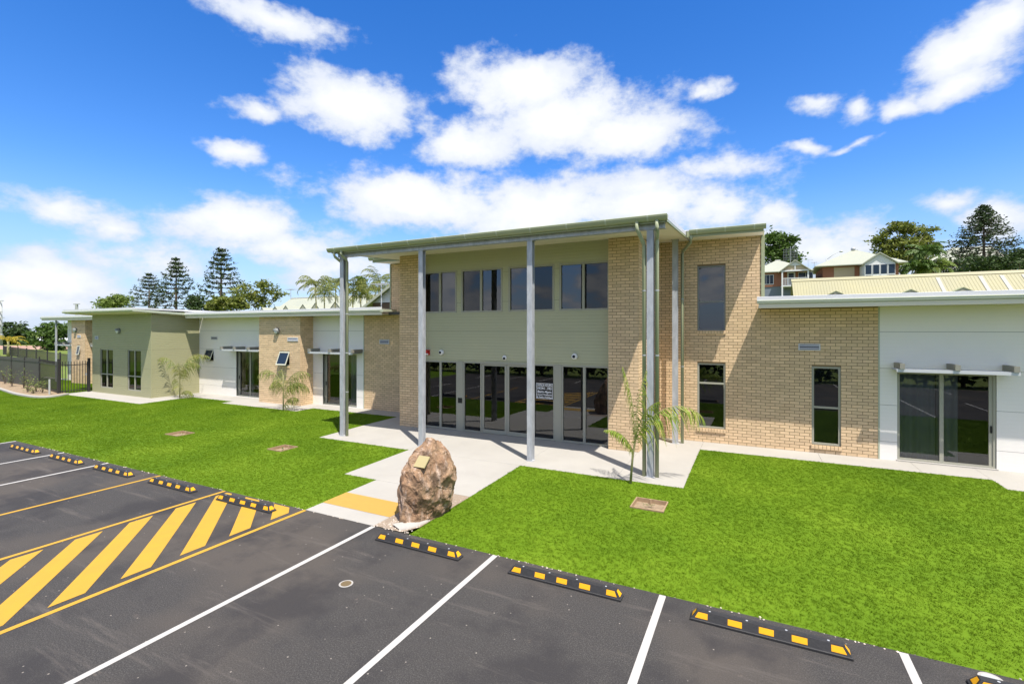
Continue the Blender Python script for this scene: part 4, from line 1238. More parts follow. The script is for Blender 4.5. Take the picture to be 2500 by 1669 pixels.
# ------------------------------------------------------------------ boulder with plaque
def boulder():
    import bmesh
    from mathutils import noise as NZ
    P = [(-5.68, 6.86, -.06), (-5.46, 6.95, -.06), (-5.30, 7.25, -.06), (-5.24, 7.75, -.06), (-5.5, 8.0, -.06), (-5.85, 7.95, -.06), (-5.98, 7.5, -.06), (-5.86, 7.1, -.06),
         (-5.66, 6.84, .10), (-5.80, 6.96, .34), (-6.10, 7.48, .46), (-6.06, 7.36, .62), (-5.98, 7.42, .30), (-5.13, 7.46, .44), (-5.07, 7.62, .48), (-5.06, 7.62, .76), (-5.10, 7.5, .80), (-5.14, 7.68, 1.06), (-5.22, 7.52, 1.16),
         (-5.56, 7.46, 1.44), (-5.40, 7.48, 1.46), (-5.27, 7.56, 1.30), (-5.88, 7.40, .86), (-5.80, 7.36, 1.02), (-5.9, 7.85, .62), (-5.45, 8.0, .8), (-5.5, 7.85, 1.32), (-5.2, 7.9, .72),
         (-5.66, 7.27, 1.25), (-5.34, 7.27, 1.25), (-5.36, 6.97, .94), (-5.70, 6.96, .93), (-5.34, 6.96, .60), (-5.60, 6.84, .55)]
    bm = bmesh.new()
    vs = [bm.verts.new(p) for p in P]
    h = bmesh.ops.convex_hull(bm, input=vs)
    bmesh.ops.delete(bm, geom=[v for v in bm.verts if not v.link_faces], context='VERTS')
    bmesh.ops.triangulate(bm, faces=bm.faces[:])
    for _ in range(2):
        long = [e for e in bm.edges if e.calc_length() > .22]
        if long: bmesh.ops.subdivide_edges(bm, edges=long, cuts=1, use_grid_fill=True); bmesh.ops.triangulate(bm, faces=bm.faces[:])
    bmesh.ops.subdivide_edges(bm, edges=bm.edges[:], cuts=5, use_grid_fill=True)
    bmesh.ops.triangulate(bm, faces=bm.faces[:])
    bm.normal_update()
    n0 = Vector((0, -.686, .728)); c0 = Vector((-5.40, 7.115, 1.10))
    mv = []
    for v in bm.verts:
        q = v.co
        st = Vector((q.x * 1.0 + q.z * .7, q.y, q.z * .55 - q.x * .4))
        d = NZ.noise(q * 2.3) * .055 + NZ.noise(st * 6.1) * .034
        rg = 1 - abs(NZ.noise(st * 3.7 + Vector((5, 2, 9))))
        d += (rg ** 5 - .35) * .035
        d += (1 - abs(NZ.noise(q * 9.0 + Vector((1, 7, 3))))) ** 3 * .012 + NZ.noise(q * 23) * .006
        cell = NZ.cell(st * 4.0) * .010
        mv.append((v, q + v.normal * (d + cell)))
    for v, p in mv:
        e = (p - c0).dot(n0)
        rel = p - c0
        if e > -.012 and abs(rel.x) < .17 and (rel - n0 * e).length < .21: p = p - n0 * (e + .012)
        v.co = p - Vector((-5.6, 7.4, .02))
    me = bpy.data.meshes.new('boulder'); bm.to_mesh(me); bm.free()
    me.materials.append(M_rock)
    o = obj('boulder', me); o.location = (-5.6, 7.4, .02)
    tag(o, 'tall rough brown granite boulder standing by the entrance path', 'boulder')
boulder()
# blank brass plate bolted to the boulder face that leans back
def plaque():
    c0 = Vector((-5.40, 7.115, 1.10)); n0 = Vector((0, -.686, .728)); u = Vector((1, 0, 0)); w = Vector((0, .728, .686))
    vs = []
    for dz in (.008, -.012):
        for a, b in ((-1, -1), (1, -1), (1, 1), (-1, 1)):
            vs.append(u * a * .12 + w * b * .117 + n0 * dz)
    me = MB().add(vs, [(0, 1, 2, 3), (7, 6, 5, 4), (0, 4, 5, 1), (1, 5, 6, 2), (2, 6, 7, 3), (3, 7, 4, 0)]).mesh('plaque', M_plaque)
    o = bpy.data.objects.new('plaque', me); COL.objects.link(o); o.location = c0
    tag(o, 'blank square brass plaque fixed to the boulder', 'plaque')
plaque()

# ------------------------------------------------------------------ planting squares in the lawn
PITLAB = ['timber framed planting square in the lawn right of the path', 'timber framed planting square furthest from the entrance path', 'timber framed planting square between path and the further square']
for (x0, x1, y0, y1), lab in zip(PITS, PITLAB):
    z = zg(y0); zt = zg(y1)
    o = tag(empty('planting_square', ((x0 + x1) / 2, (y0 + y1) / 2, z)), lab, 'planter', 'timber planting squares in the lawn')
    t = .022
    for (a, b, c, d) in ((x0, x1, y0, y0 + t), (x0, x1, y1 - t, y1), (x0, x0 + t, y0 + t, y1 - t), (x1 - t, x1, y0 + t, y1 - t)):
        MB().box(a, b, c, d, z - .09, zt + .018).build('edging_board', M_timber, o)
    MB().poly([(x0 + t, y0 + t, z - .05), (x1 - t, y0 + t, z - .05), (x1 - t, y1 - t, z - .05), (x0 + t, y1 - t, z - .05)]).build('soil', M_bed, o)
    MB().tube([((x0 + x1) / 2 - .02, y1 - .09, z - .06), ((x0 + x1) / 2 - .02, y1 - .09, z + .05)], .02, 8).build('stump', M_timber, o)
    lf = MB(); rl = random.Random(x0)
    for k in range(26):
        p = Vector(((x0 + x1) / 2 + rl.gauss(0, .07), (y0 + y1) / 2 + rl.gauss(0, .06), z - .03 + rl.random() * .06)); a = rl.random() * 6.28; s_ = rl.uniform(.02, .045)
        u = Vector((math.cos(a), math.sin(a), rl.uniform(-.2, .6))) * s_; w = Vector((-math.sin(a), math.cos(a), 0)) * s_ * .4
        lf.add([p, p + u * .5 + w, p + u, p + u * .5 - w], [(0, 1, 2, 3)])
    lf.build('seedling', F_mid, o)

# ------------------------------------------------------------------ palms
def frond(m, base, az_, rise, length, droop, leaf, n=22, rnd=random, width=.012, tipdown=.9, spread=1.0):
    """arching rachis with two rows of hanging leaflets; returns rachis points"""
    pts = []
    d = Vector((math.cos(az_), math.sin(az_), 0))
    ang = rise
    p = Vector(base)
    st = length / n
    for i in range(n + 1):
        pts.append(p.copy())
        p = p + (d * math.cos(ang) + Vector((0, 0, 1)) * math.sin(ang)) * st
        ang -= droop / n * (.4 + 1.4 * i / n)
    side = Vector((-d.y, d.x, 0))
    for i in range(3, n + 1):
        t = i / n
        L = leaf * math.sin(math.pi * min(.12 + .88 * t, .97)) ** .6 * rnd.uniform(.8, 1.1)
        f = (pts[i] - pts[i - 1]).normalized()
        for s in (-1, 1):
            dirv_ = (side * s * rnd.uniform(.5, .95) * spread + f * rnd.uniform(.35, .75) + Vector((0, 0, -tipdown * rnd.uniform(.2, .7)))).normalized()
            a = pts[i]; b = a + dirv_ * L * .55; c = a + dirv_ * L + Vector((0, 0, -L * tipdown * rnd.uniform(.25, .6)))
            w = f * width
            m.add([a - w * .6, a + w * .6, b + w, b - w, c], [(0, 1, 2, 3), (3, 2, 4)])
    return pts
def sapling(base, h, specs, label, leafmat, seed, lean=(0.0, 0.0)):
    rnd = random.Random(seed)
    o = tag(empty('young_palm', base), label, 'palm', 'young palms planted along the building')
    b = Vector(base)
    ln = Vector((lean[0], lean[1], 0))
    st = MB(); st.tube([b + Vector((0, 0, -.05)), b + ln * .3 + Vector((.005, 0, h * .25)), b + ln * .75 + Vector((.015, .0, h * .5)), b + ln + Vector((.02, 0, h * .62))], [.030, .024, .018, .010], 8)
    st.build('stem', M_palmtrunk, o, True)
    for (az_, rise, L, droop, leaf, t0) in specs:
        m = MB(); start = b + ln * min(1, t0 * 1.4) + Vector((.01, 0, h * t0 * .9)); L *= 1.08
        pts = frond(m, start, az_, rise, L, droop, leaf * 1.05, 34, rnd, .013, 1.7, .62)
        fo = m.build('frond', leafmat, o)
        MB().tube(pts, [.011 * (1 - .8 * i / len(pts)) for i in range(len(pts))], 5).build('rachis', M_palmtrunk, fo, True)
    return o
sapling((-2.47, 10.80, zg(10.8)), 2.2, [(.7, 1.54, 1.5, .35, .34, .47), (3.5, 1.56, 1.6, .35, .36, .45), (.465, 1.12, 1.85, 2.1, .44, .48), (3.7, 1.2, .85, 1.3, .15, .34), (-.6, 1.4, 1.25, 1.0, .34, .42)],
        'young palm with arching fronds in front of the right portico column', F_sapling, 1, (.13, .06))
sapling((-17.63, 13.80, zg(13.8)), 2.4, [(3.3, 1.25, 1.7, 2.2, .42, .40), (.1, 1.15, 1.7, 1.7, .45, .38), (.3, .8, 1.3, 1.9, .40, .38), (2.6, 1.35, 1.5, 2.3, .40, .42), (.2, 1.2, .9, 1.8, .32, .05), (-1.2, 1.2, 1.2, 2.2, .40, .35), (1.5, 1.35, 1.1, 1.8, .32, .2)],
        'young palm with drooping dry fronds in front of the brick bay', F_sapling2, 2)
sapling((-25.3, 13.95, zg(13.9)), 2.6, [(.6, 1.4, 1.9, 1.9, .42, .42), (2.9, 1.25, 1.3, 1.9, .38, .10), (.1, 1.25, 1.8, 1.9, .45, .36), (-.6, 1.3, 1.7, 2.2, .42, .40), (1.8, 1.4, 1.7, 1.6, .40, .42), (.1, .75, 1.0, 1.7, .35, .06), (3.4, 1.35, 1.9, 2.1, .38, .42)],
        'young palm leaning before the green clad wall and white corner', F_sapling2, 3)

# ------------------------------------------------------------------ garden bed, edging, fences
EDG = [(-50.0, 12.45), (-43.0, 12.1), (-38.95, 11.62), (-35.39, 11.12), (-33.6, 10.98), (-32.4, 10.98), (-31.72, 11.22), (-31.72, 11.7), (-31.95, 12.12)]
def smooth_path(pts, n=8):
    out = []
    for i in range(len(pts) - 1):
        p0 = Vector(pts[max(i - 1, 0)]); p1 = Vector(pts[i]); p2 = Vector(pts[i + 1]); p3 = Vector(pts[min(i + 2, len(pts) - 1)])
        for k in range(n):
            t = k / n
            out.append(.5 * ((2 * p1) + (-p0 + p2) * t + (2 * p0 - 5 * p1 + 4 * p2 - p3) * t * t + (-p0 + 3 * p1 - 3 * p2 + p3) * t ** 3))
    out.append(Vector(pts[-1])); return out
ep = smooth_path(EDG)
em = MB(); prof = [(-.07, -.03), (-.065, .075), (-.03, .10), (.05, .10), (.075, .07), (.08, -.03)]
for i in range(len(ep) - 1):
    for (a, za), (b, zb_) in zip(prof, prof[1:]):
        def off(k, a, z):
            d = (ep[min(k + 1, len(ep) - 1)] - ep[max(k - 1, 0)]).normalized(); nn = Vector((d.y, -d.x))
            p = ep[k] + nn * a; return (p.x, p.y, zg(p.y) + z)
        em.add([off(i, a, za), off(i + 1, a, za), off(i + 1, b, zb_), off(i, b, zb_)], [(0, 1, 2, 3)])
edge_o = tag(em.build('garden_edging', M_concrete, None, True), 'curved pale concrete edging round the garden bed by the fence', 'edging')
bedp = [(p.x, p.y) for p in ep] + [(-32.7, 12.3), (-36.9, 12.75), (-50, 13.4)]
tag(MB().poly([(x, y, zg(y) + .055) for x, y in bedp]).build('garden_bed', M_bed), kind='structure')
# picket fence between gate and panel fence
def pickets(name, label, A, B, n, z0, z1, postends=True, group=None, r=.011):
    A = Vector(A); B = Vector(B)
    o = tag(empty(name, (A.x, A.y, z0)), label, 'fence', group)
    d = (B - A); L = d.length; d.normalize()
    u = Vector((d.x, d.y, 0)); v = Vector((-d.y, d.x, 0))
    def bar(a, b, w, za, zb2, nm):
        vs = []
        for z in (za, zb2):
            for s, t in ((a, -w), (b, -w), (b, w), (a, w)):
                p = Vector((A.x, A.y, 0)) + u * s + v * t; vs.append((p.x, p.y, z))
        return MB().add(vs, [(3, 2, 1, 0), (4, 5, 6, 7), (0, 1, 5, 4), (1, 2, 6, 5), (2, 3, 7, 6), (3, 0, 4, 7)]).build(nm, M_fence, o)
    for k in range(n):
        s = L * (k + .5) / n
        bar(s - r, s + r, r, z0 + .06, z1, 'picket')
    bar(0, L, .018, z0 + .14, z0 + .18, 'rail'); bar(0, L, .018, z1 - .22, z1 - .18, 'rail')
    return o, bar, L
GZ = .08
o, bar, L = pickets('metal_gate', 'black metal picket gate between green wall and fence', (-32.65, 12.12), (-32.65, 13.22), 9, GZ, 1.80)
bar(-.035, -.001, .02, GZ + .06, 1.75, 'stile'); bar(L + .001, L + .035, .02, GZ + .06, 1.75, 'stile')
MB().box(-32.70, -32.60, 13.16, 13.20, 1.0, 1.12).build('latch', M_galv, o)
for (x, y, t) in ((-32.65, 12.02, 'black square gate post at the garden bed corner'), (-32.42, 13.22, 'black square gate post against the green wall')):
    g = MB().box(x - .05, x + .05, y - .05, y + .05, .03, 1.93).build('gate_post', M_fence)
    MB().box(x - .054, x + .054, y - .054, y + .054, 1.93, 1.945).build('post_cap', M_fence, g); tag(g, t, 'post', 'gate posts')
FA, FB_, FC = (-32.75, 12.03), (-36.9, 12.72), (-50.0, 13.35)
o, bar, L = pickets('picket_fence', 'black metal picket fence beside the gate post', FA, FB_, 24, GZ, 1.80)
bar(L - .03, L + .03, .03, .03, 1.93, 'post')
# solid dark panel fence
A, B = Vector(FB_), Vector(FC)
pf = tag(empty('panel_fence', (A.x, A.y, GZ)), 'solid dark brown sheet fence behind the garden shrubs', 'fence')
d = (B - A); L = d.length; d.normalize(); v = Vector((-d.y, d.x))
def fbox(s0, s1, t0, t1, z0, z1, nm, m_):
    vs = []
    for z in (z0, z1):
        for s, t in ((s0, t0), (s1, t0), (s1, t1), (s0, t1)):
            p = A + d * s + v * t; vs.append((p.x, p.y, z))
    MB().add(vs, [(3, 2, 1, 0), (4, 5, 6, 7), (0, 1, 5, 4), (1, 2, 6, 5), (2, 3, 7, 6), (3, 0, 4, 7)]).build(nm, m_, pf)
npan = 6
for k in range(npan):
    s0, s1 = .06 + k * (L - .06) / npan, .06 + (k + 1) * (L - .06) / npan
    fbox(s0 + .03, s1 - .03, -.01, .01, .1, 1.58, 'panel', M_fencepanel)
    fbox(s0 + .03, s1 - .03, -.03, .03, 1.585, 1.63, 'rail', M_fence)
    fbox(s0 + .03, s1 - .03, -.01, .01, 1.635, 1.80, 'panel', M_fencepanel)
    fbox(s1 - .03, s1 + .03, -.035, .035, .05, 1.88, 'post', M_fence)
# small bollard in the bed
g = MB().lathe([(.04, 0), (.04, .78), (.036, .80), (.0, .805)], (-32.55, 11.62, zg(11.6) + .04), 16).build('bollard', M_powerpole)
tag(g, 'short grey bollard in the garden bed by the gate', 'bollard')
# young shrubs
def shrub(x, y, h, seed, label, n=70, spread=.35):
    r = random.Random(seed); z = zg(y) + .05
    o = tag(empty('shrub', (x, y, z)), label, 'shrub', 'young shrubs in the garden bed')
    st, lf = MB(), MB()
    for k in range(5):
        a = r.random() * 6.28; rr = r.random() * spread
        top = Vector((x + rr * math.cos(a), y + rr * math.sin(a), z + h * r.uniform(.6, 1)))
        st.tube([(x, y, z - .03), (x + (top.x - x) * .4, y + (top.y - y) * .4, z + h * .35), top], [.012, .009, .004], 5)
        for q_ in range(n // 5):
            t = r.uniform(.25, 1.02); c = Vector((x, y, z)).lerp(top, t) + Vector((r.gauss(0, .06), r.gauss(0, .06), r.gauss(0, .04)))
            a2 = r.random() * 6.28; s_ = r.uniform(.06, .12)
            u = Vector((math.cos(a2), math.sin(a2), r.uniform(-.2, .5))) * s_; w = Vector((-math.sin(a2), math.cos(a2), r.uniform(-.3, .3))) * s_ * .32
            lf.add([c, c + u * .5 + w, c + u, c + u * .5 - w], [(0, 1, 2, 3)])
    st.build('stem', M_bark, o); lf.build('foliage', F_shrub, o)
SH = [(-38.9, 12.2, 1.15, 'tall leafy shrub in the bed at the second fence panel'), (-37.2, 12.15, 1.15, 'upright leafy shrub in bed before the end fence panel'), (-35.7, 11.85, .95, 'broad leafy shrub in the bed before the fence corner post'),
      (-34.6, 11.8, .8, 'leafy shrub in the bed before the picket fence end'), (-33.6, 11.7, .7, 'thin leafy shrub in the bed by the bollard'), (-41.2, 12.6, 1.2, 'leafy shrub in the bed at the far fence panels'), (-34.9, 11.55, .5, 'low seedling shrub at the front of the garden bed'), (-33.9, 11.45, .28, 'tiny shrub by the curve of the concrete edging')]
for i, (x, y, h, lab) in enumerate(SH):
    shrub(x, y, h, 20 + i, lab, n=90 if h > .6 else 50, spread=.3 if h > .6 else .25)

# ------------------------------------------------------------------ far fence, lawn bank
FZ = 1.35
ffA, ffB = (-93.0, 28.3), (-54.0, 21.0)
A, B = Vector(ffA), Vector(ffB)
ff = tag(empty('boundary_fence', (A.x, A.y, terrain(A.x, A.y))), 'long black picket boundary fence across the far grass', 'fence')
d = (B - A); L = d.length; d.normalize(); v = Vector((-d.y, d.x))
def ffbar(s, w, z0, z1, nm):
    p = A + d * s; zb_ = terrain(p.x, p.y)
    MB().box(p.x - w, p.x + w, p.y - w, p.y + w, zb_ + z0, zb_ + z1).build(nm, M_fence, ff)
n = 110
for k in range(n):
    ffbar(L * (k + .5) / n, .016, .05, 1.2, 'picket')
for k in range(8):
    ffbar(L * k / 7, .045, -.05, 1.3, 'post')
for z in (.2, 1.05):
    m = MB()
    pts = [A + d * (L * k / 40) for k in range(41)]
    for p, q_ in zip(pts, pts[1:]):
        za, zc = terrain(p.x, p.y) + z, terrain(q_.x, q_.y) + z
        m.add([(p.x, p.y - .02, za), (q_.x, q_.y - .02, zc), (q_.x, q_.y - .02, zc + .04), (p.x, p.y - .02, za + .04)], [(0, 1, 2, 3)])
    m.build('rail', M_fence, ff)
# brown mulched bank beyond the fence
bk = MB()
def gnd(x, f): p = PF(x, 800, f); return p.x, p.y
for x0, x1 in zip(range(-300, 200, 40), range(-260, 240, 40)):
    (ax_, ay_), (bx_, by_), (cx2, cy2), (dx2, dy2) = gnd(x0, 84), gnd(x1, 84), gnd(x1, 90), gnd(x0, 90)
    bk.add([(ax_, ay_, .0), (bx_, by_, .0), (cx2, cy2, .5), (dx2, dy2, .5)], [(0, 1, 2, 3)])
M_bank = mat('bank_soil', (.30, .17, .12), .95, var=(.6, .8, (.36, .26, .2)))
tag(bk.build('soil_bank', M_bank), kind='structure')

# ------------------------------------------------------------------ trees
def leaf_quads(m, c, size, r, up=.3):
    a = r.random() * 6.283; b = r.uniform(-.9, .9)
    u = Vector((math.cos(a) * math.cos(b), math.sin(a) * math.cos(b), math.sin(b))); w = u.cross(Vector((r.gauss(0, 1), r.gauss(0, 1), r.gauss(0, 1)))).normalized()
    s = size * r.uniform(.6, 1.3)
    c = Vector(c)
    m.add([c - u * s, c + w * s * .45, c + u * s, c - w * s * .45], [(0, 1, 2, 3)])
def broad_tree(name, base, clumps, nleaf, size, leafmat, barkmat, label, seed, group=None, trunk_r=.3, fork=.35):
    r = random.Random(seed); b = Vector(base)
    o = tag(empty(name, base), label, 'tree', group)
    tk, lf = MB(), MB()
    top = max(c[2] for c in clumps)
    f0 = b + Vector((0, 0, (top - b.z) * fork))
    tk.tube([b + Vector((0, 0, -.4)), b.lerp(f0, .5) + Vector((r.gauss(0, .1), 0, 0)), f0], [trunk_r, trunk_r * .8, trunk_r * .65], 8)
    vol = sum(c[3] * c[4] * c[5] for c in clumps)
    for (x, y, z, rx, ry, rz) in clumps:
        c = Vector((x, y, z))
        mid = f0.lerp(c, .5) + Vector((r.gauss(0, .25), r.gauss(0, .25), -.1))
        tk.tube([f0, mid, c], [trunk_r * .5, trunk_r * .3, trunk_r * .1], 6)
        for q_ in range(3):
            e = c + Vector((r.gauss(0, .5) * rx, r.gauss(0, .5) * ry, r.uniform(.1, .7) * rz)); tk.tube([mid, mid.lerp(e, .6), e], [trunk_r * .2, trunk_r * .12, trunk_r * .04], 4)
        n = int(nleaf * (rx * ry * rz) / vol)
        subs = []
        for q_ in range(max(6, int(7 + n / 90))):
            d_ = Vector((r.gauss(0, 1), r.gauss(0, 1), r.gauss(0, 1) + .25)).normalized() * r.uniform(.45, .98)
            subs.append((Vector((x + d_.x * rx, y + d_.y * ry, z + d_.z * rz)), r.uniform(.16, .34)))
        for k in range(n):
            sc_, rr = subs[k % len(subs)]
            p = sc_ + Vector((r.gauss(0, rr * rx), r.gauss(0, rr * ry), r.gauss(0, rr * rz * .7)))
            leaf_quads(lf, p, size, r)
    tk.build('trunk', barkmat, o, True); lf.build('crown', leafmat, o)
    return o
def pf(x, y, f): return tuple(PF(x, y, f))
def px_crown(specs, f, depth=.8):
    """clumps given in photo pixels (x, y, rx, ry) at view distance f"""
    out = []
    for (x, y, rx, ry) in specs:
        p = PF(x, y, f); k = f / FPX
        out.append((p.x, p.y, p.z, rx * k, rx * k * depth, ry * k))
    return out
def base_at(x, f):
    p = PF(x, 800, f); return (p.x, p.y, terrain(p.x, p.y))
def conifer(name, x, ytop, f, halfw, label, seed, gaps=.5, lean=1.0, prof=None, leafmat=F_conifer, group=None, ybot=None):
    r = random.Random(seed); b = Vector(base_at(x, f)); top = PF(x, ytop, f)
    H = top.z - b.z; k = f / FPX; Wd = halfw * k * (1.42 if gaps > .5 else 1.16)
    o = tag(empty(name, b), label, 'tree', group)
    tk, lf = MB(), MB()
    tk.tube([b + Vector((0, 0, -.5)), b + Vector((0, 0, H * .5)), Vector((b.x, b.y, top.z - .3))], [H * .02, H * .013, .04], 8)
    zlo = b.z + H * .06 if ybot is None else PF(x, ybot, f).z
    nw = 24 if gaps < .5 else 19
    for i in range(nw):
        t = (i + .35) / nw; z = top.z - (top.z - zlo) * t
        rad_ = Wd * prof(t)
        nb = 12 if t < .25 else (11 if gaps < .5 else 8)
        for j in range(nb):
            if r.random() < .12: continue
            a = 6.283 * (j + r.random() * .7) / nb
            L_ = max(rad_ * r.uniform(.75, 1.12), .4)
            d_ = Vector((math.cos(a), math.sin(a), 0))
            pts = []
            for q_ in range(6):
                s_ = q_ / 5
                pts.append(Vector((b.x, b.y, z)) + d_ * L_ * s_ + Vector((0, 0, (-.34 * s_ + .34 * s_ * s_ * lean) * L_ + .3 * (1 - t) * L_ * s_)))
            tk.tube(pts, [.07, .06, .05, .04, .025, .012], 4, False)
            n = int((18 + 30 * min(1, L_ / Wd)))
            lo = 0.05 if t < .22 else gaps * min(1, (t - .12) * 2.2)
            for q_ in range(n):
                s_ = lo + (1.03 - lo) * r.random() ** .8
                p = pts[0].lerp(pts[5], s_); p.z = pts[min(int(s_ * 5), 5)].z
                sp = .03 * H * (.5 + .5 * s_)
                p += Vector((r.gauss(0, sp * .45), r.gauss(0, sp * .45), r.gauss(0, sp * .36)))
                leaf_quads(lf, p, .0135 * H, r)
    tk.build('trunk', M_bark, o, True); lf.build('crown', leafmat, o)
    return o
dome_p = lambda t: math.sin(min(t * 2.6, 1.5)) ** .6 * (.5 + .62 * t)
conifer('bunya_pine', 430, 630, 130, 46, 'tall domed dark pine, middle of three behind the wing', 31, .72, .95, dome_p, group='dark pines behind the left wing')
conifer('bunya_pine', 540, 608, 130, 52, 'tallest dark conical pine behind the white wing wall', 32, .55, .9, lambda t: (t ** .62) * 1.0 + .05, group='dark pines behind the left wing')
conifer('bunya_pine', 364, 668, 130, 47, 'thin open dark pine behind the green clad box roof', 33, .8, .9, dome_p, group='dark pines behind the left wing')
conifer('spreading_conifer', 2402, 503, 92, 92, 'large spreading dark conifer above the long cream roof', 34, .35, .5, lambda t: (t ** .85) * 1.0 + .05, ybot=668)
broad_tree('broadleaf_tree', base_at(640, 110), px_crown([(600, 712, 34, 22), (645, 702, 32, 20), (670, 720, 28, 16), (622, 738, 40, 20)], 110), 2600, .34, F_olive, M_bark, 'dark open tree behind the wing beside the pines', 41, trunk_r=.3)
broad_tree('broadleaf_tree', base_at(560, 80), px_crown([(545, 742, 30, 18), (585, 738, 28, 16), (520, 750, 20, 14)], 80), 2400, .3, F_olive, M_bark, 'low olive green tree behind the wing roof below pines', 42)
broad_tree('broadleaf_tree', base_at(490, 95), px_crown([(478, 745, 26, 22), (500, 752, 20, 14)], 95), 1300, .3, F_dark, M_bark, 'small dark tree filling the gap between two pines', 43)
broad_tree('broadleaf_tree', base_at(278, 70), px_crown([(262, 738, 26, 13), (292, 733, 26, 14), (278, 745, 36, 14)], 70), 2600, .2, F_light, M_bark, 'bright pale green rounded tree top above the box roof', 44)
broad_tree('broadleaf_tree', base_at(35, 110), px_crown([(22, 815, 22, 26), (48, 812, 24, 24), (66, 832, 18, 18), (10, 838, 24, 16)], 110), 3200, .4, F_dark, M_bark, 'dark rounded tree by the power pole', 45)
broad_tree('broadleaf_tree', base_at(120, 80), px_crown([(110, 812, 40, 16), (140, 815, 34, 20), (100, 835, 34, 16), (130, 796, 28, 9), (150, 840, 30, 20)], 80), 3400, .3, F_mid, M_bark, 'spreading mid green tree beyond the far fence', 46)
broad_tree('broadleaf_tree', base_at(882, 88), px_crown([(882, 682, 12, 10), (886, 698, 14, 10)], 88), 700, .3, F_mid, M_bark, 'small dark round tree top between the palms', 47)
broad_tree('broadleaf_tree', base_at(1900, 130), px_crown([(1888, 585, 30, 24), (1925, 592, 26, 22), (1880, 622, 34, 24), (1925, 630, 28, 22), (1905, 608, 34, 24)], 130), 5200, .5, F_mid, M_palebark, 'rounded green tree behind the small brick house', 48, trunk_r=.5)
broad_tree('broadleaf_tree', base_at(2205, 112), px_crown([(2195, 556, 36, 18), (2240, 556, 34, 16), (2160, 590, 30, 22), (2262, 590, 26, 22), (2205, 600, 44, 24), (2180, 630, 40, 26), (2245, 630, 44, 24), (2280, 605, 20, 14)], 112), 6500, .42, F_olive, M_palebark, 'large olive green tree with pale limbs behind the gabled houses', 49, trunk_r=.55)
broad_tree('broadleaf_tree', base_at(2490, 85), px_crown([(2485, 640, 34, 26), (2510, 625, 24, 24), (2460, 655, 26, 16)], 85), 2600, .3, F_dark, M_bark, 'dark dense tree beside the spreading conifer', 50)
broad_tree('broadleaf_tree', base_at(2410, 84), px_crown([(2385, 648, 40, 20), (2430, 645, 40, 20)], 84), 2600, .3, F_dark, M_bark, 'low dark bush massed under the spreading conifer', 51)
# palms behind the left wing
def palm(base, crown, label, seed, leafmat, n=13, L=1.6, leaf=.42, group=None, trunk=.07, up=.9, wd=.035):
    r = random.Random(seed)
    o = tag(empty('palm_tree', base), label, 'palm', group)
    b, c = Vector(base), Vector(crown)
    tk = MB().tube([b, b.lerp(c, .4) + Vector((r.gauss(0, .15), 0, 0)), c], [trunk * 1.3, trunk, trunk * .8], 7); tk.build('trunk', M_palmtrunk, o, True)
    m = MB()
    for k in range(n):
        pts = frond(m, c, 6.283 * k / n + r.random() * .5, r.uniform(.2, 1.45) * up, L * r.uniform(.75, 1.15), r.uniform(1.5, 2.6), leaf, 12, r, wd, .7)
        m.tube(pts, .02, 4, False)
    m.build('crown', leafmat, o)
    return o
PALMS = [(770, 690, 780, 'feathery palm nearest the hip end of the cream roof'), (792, 712, 797, 'short palm leaning out among the roof vents'), (820, 690, 812, 'tall palm just beside the corner column'), (862, 700, 862, 'palm showing just past the corner column'),
         (897, 705, 893, 'bright palm before the white weatherboard gable'), (926, 680, 920, 'large full palm against the tall brick wall'), (880, 720, 884, 'low palm between roof and weatherboard gable'), (945, 700, 940, 'ragged palm half hidden by the brick wall')]
for i, (x, y, xb, lab) in enumerate(PALMS):
    f = 46 + (i % 3) * 3
    bb = PF(xb, 800, f); palm((bb.x, bb.y, terrain(bb.x, bb.y)), PF(x, y + 8, f), lab, 60 + i, F_palm, n=22, L=2.0 if i != 5 else 2.5, leaf=.62, group='palms behind the left wing')
bb = base_at(20, 62); palm(bb, PF(20, 833, 62), 'yellow leaved palm on the far grass by the fence', 80, F_yellowpalm, n=16, L=1.9, leaf=.35, trunk=.13, up=.7)
for i, (x, y, lab) in enumerate(((2235, 650, 'banana palm clump with broad arching leaves beside white gable'), (2280, 645, 'banana palm with pale arching leaves before the verandah house'), (2262, 612, 'tall palm crown rising above the banana clump'))):
    bb = base_at(x, 74); palm(bb, PF(x, y + 10, 74), lab, 90 + i, F_mid if i != 1 else F_light, n=24, L=3.3, leaf=.8, trunk=.16, wd=.13, group='palms above the long cream roof')

# ------------------------------------------------------------------ buildings behind
def quad(m, a, b, c, d): m.add([a, b, c, d], [(0, 1, 2, 3)])
def hip_roof(x0, x1, y0, y1, ze, zr, rx0, rx1, m_, parent, ov=.6, th=.12):
    yr = (y0 + y1) / 2
    A, B, C_, D = (x0 - ov, y0 - ov, ze), (x1 + ov, y0 - ov, ze), (x1 + ov, y1 + ov, ze), (x0 - ov, y1 + ov, ze)
    R0, R1 = (rx0, yr, zr), (rx1, yr, zr)
    m = MB(); m.add([A, B, C_, D, R0, R1], [(0, 1, 5, 4), (1, 2, 5), (2, 3, 4, 5), (3, 0, 4)])
    m.box(x0 - ov, x1 + ov, y0 - ov, y1 + ov, ze - th, ze - .003)
    r = m.build('roof', m_, parent)
    MB().box(rx0 - .15, rx1 + .15, yr - .12, yr + .12, zr - .02, zr + .07).build('ridge_cap', M_whitepaint, r)
    return r
def hwin(x0, x1, z0, z1, Y, parent, n=2):
    f = MB().box(x0, x1, Y - .06, Y - .005, z0, z1).build('window', M_whitepaint, parent)
    w = (x1 - x0 - .08) / n
    for k in range(n):
        a = x0 + .06 + k * w; MB().box(a, a + w - .06, Y - .075, Y - .061, z0 + .08, z1 - .08).build('pane', M_houseglass, f)
    return f
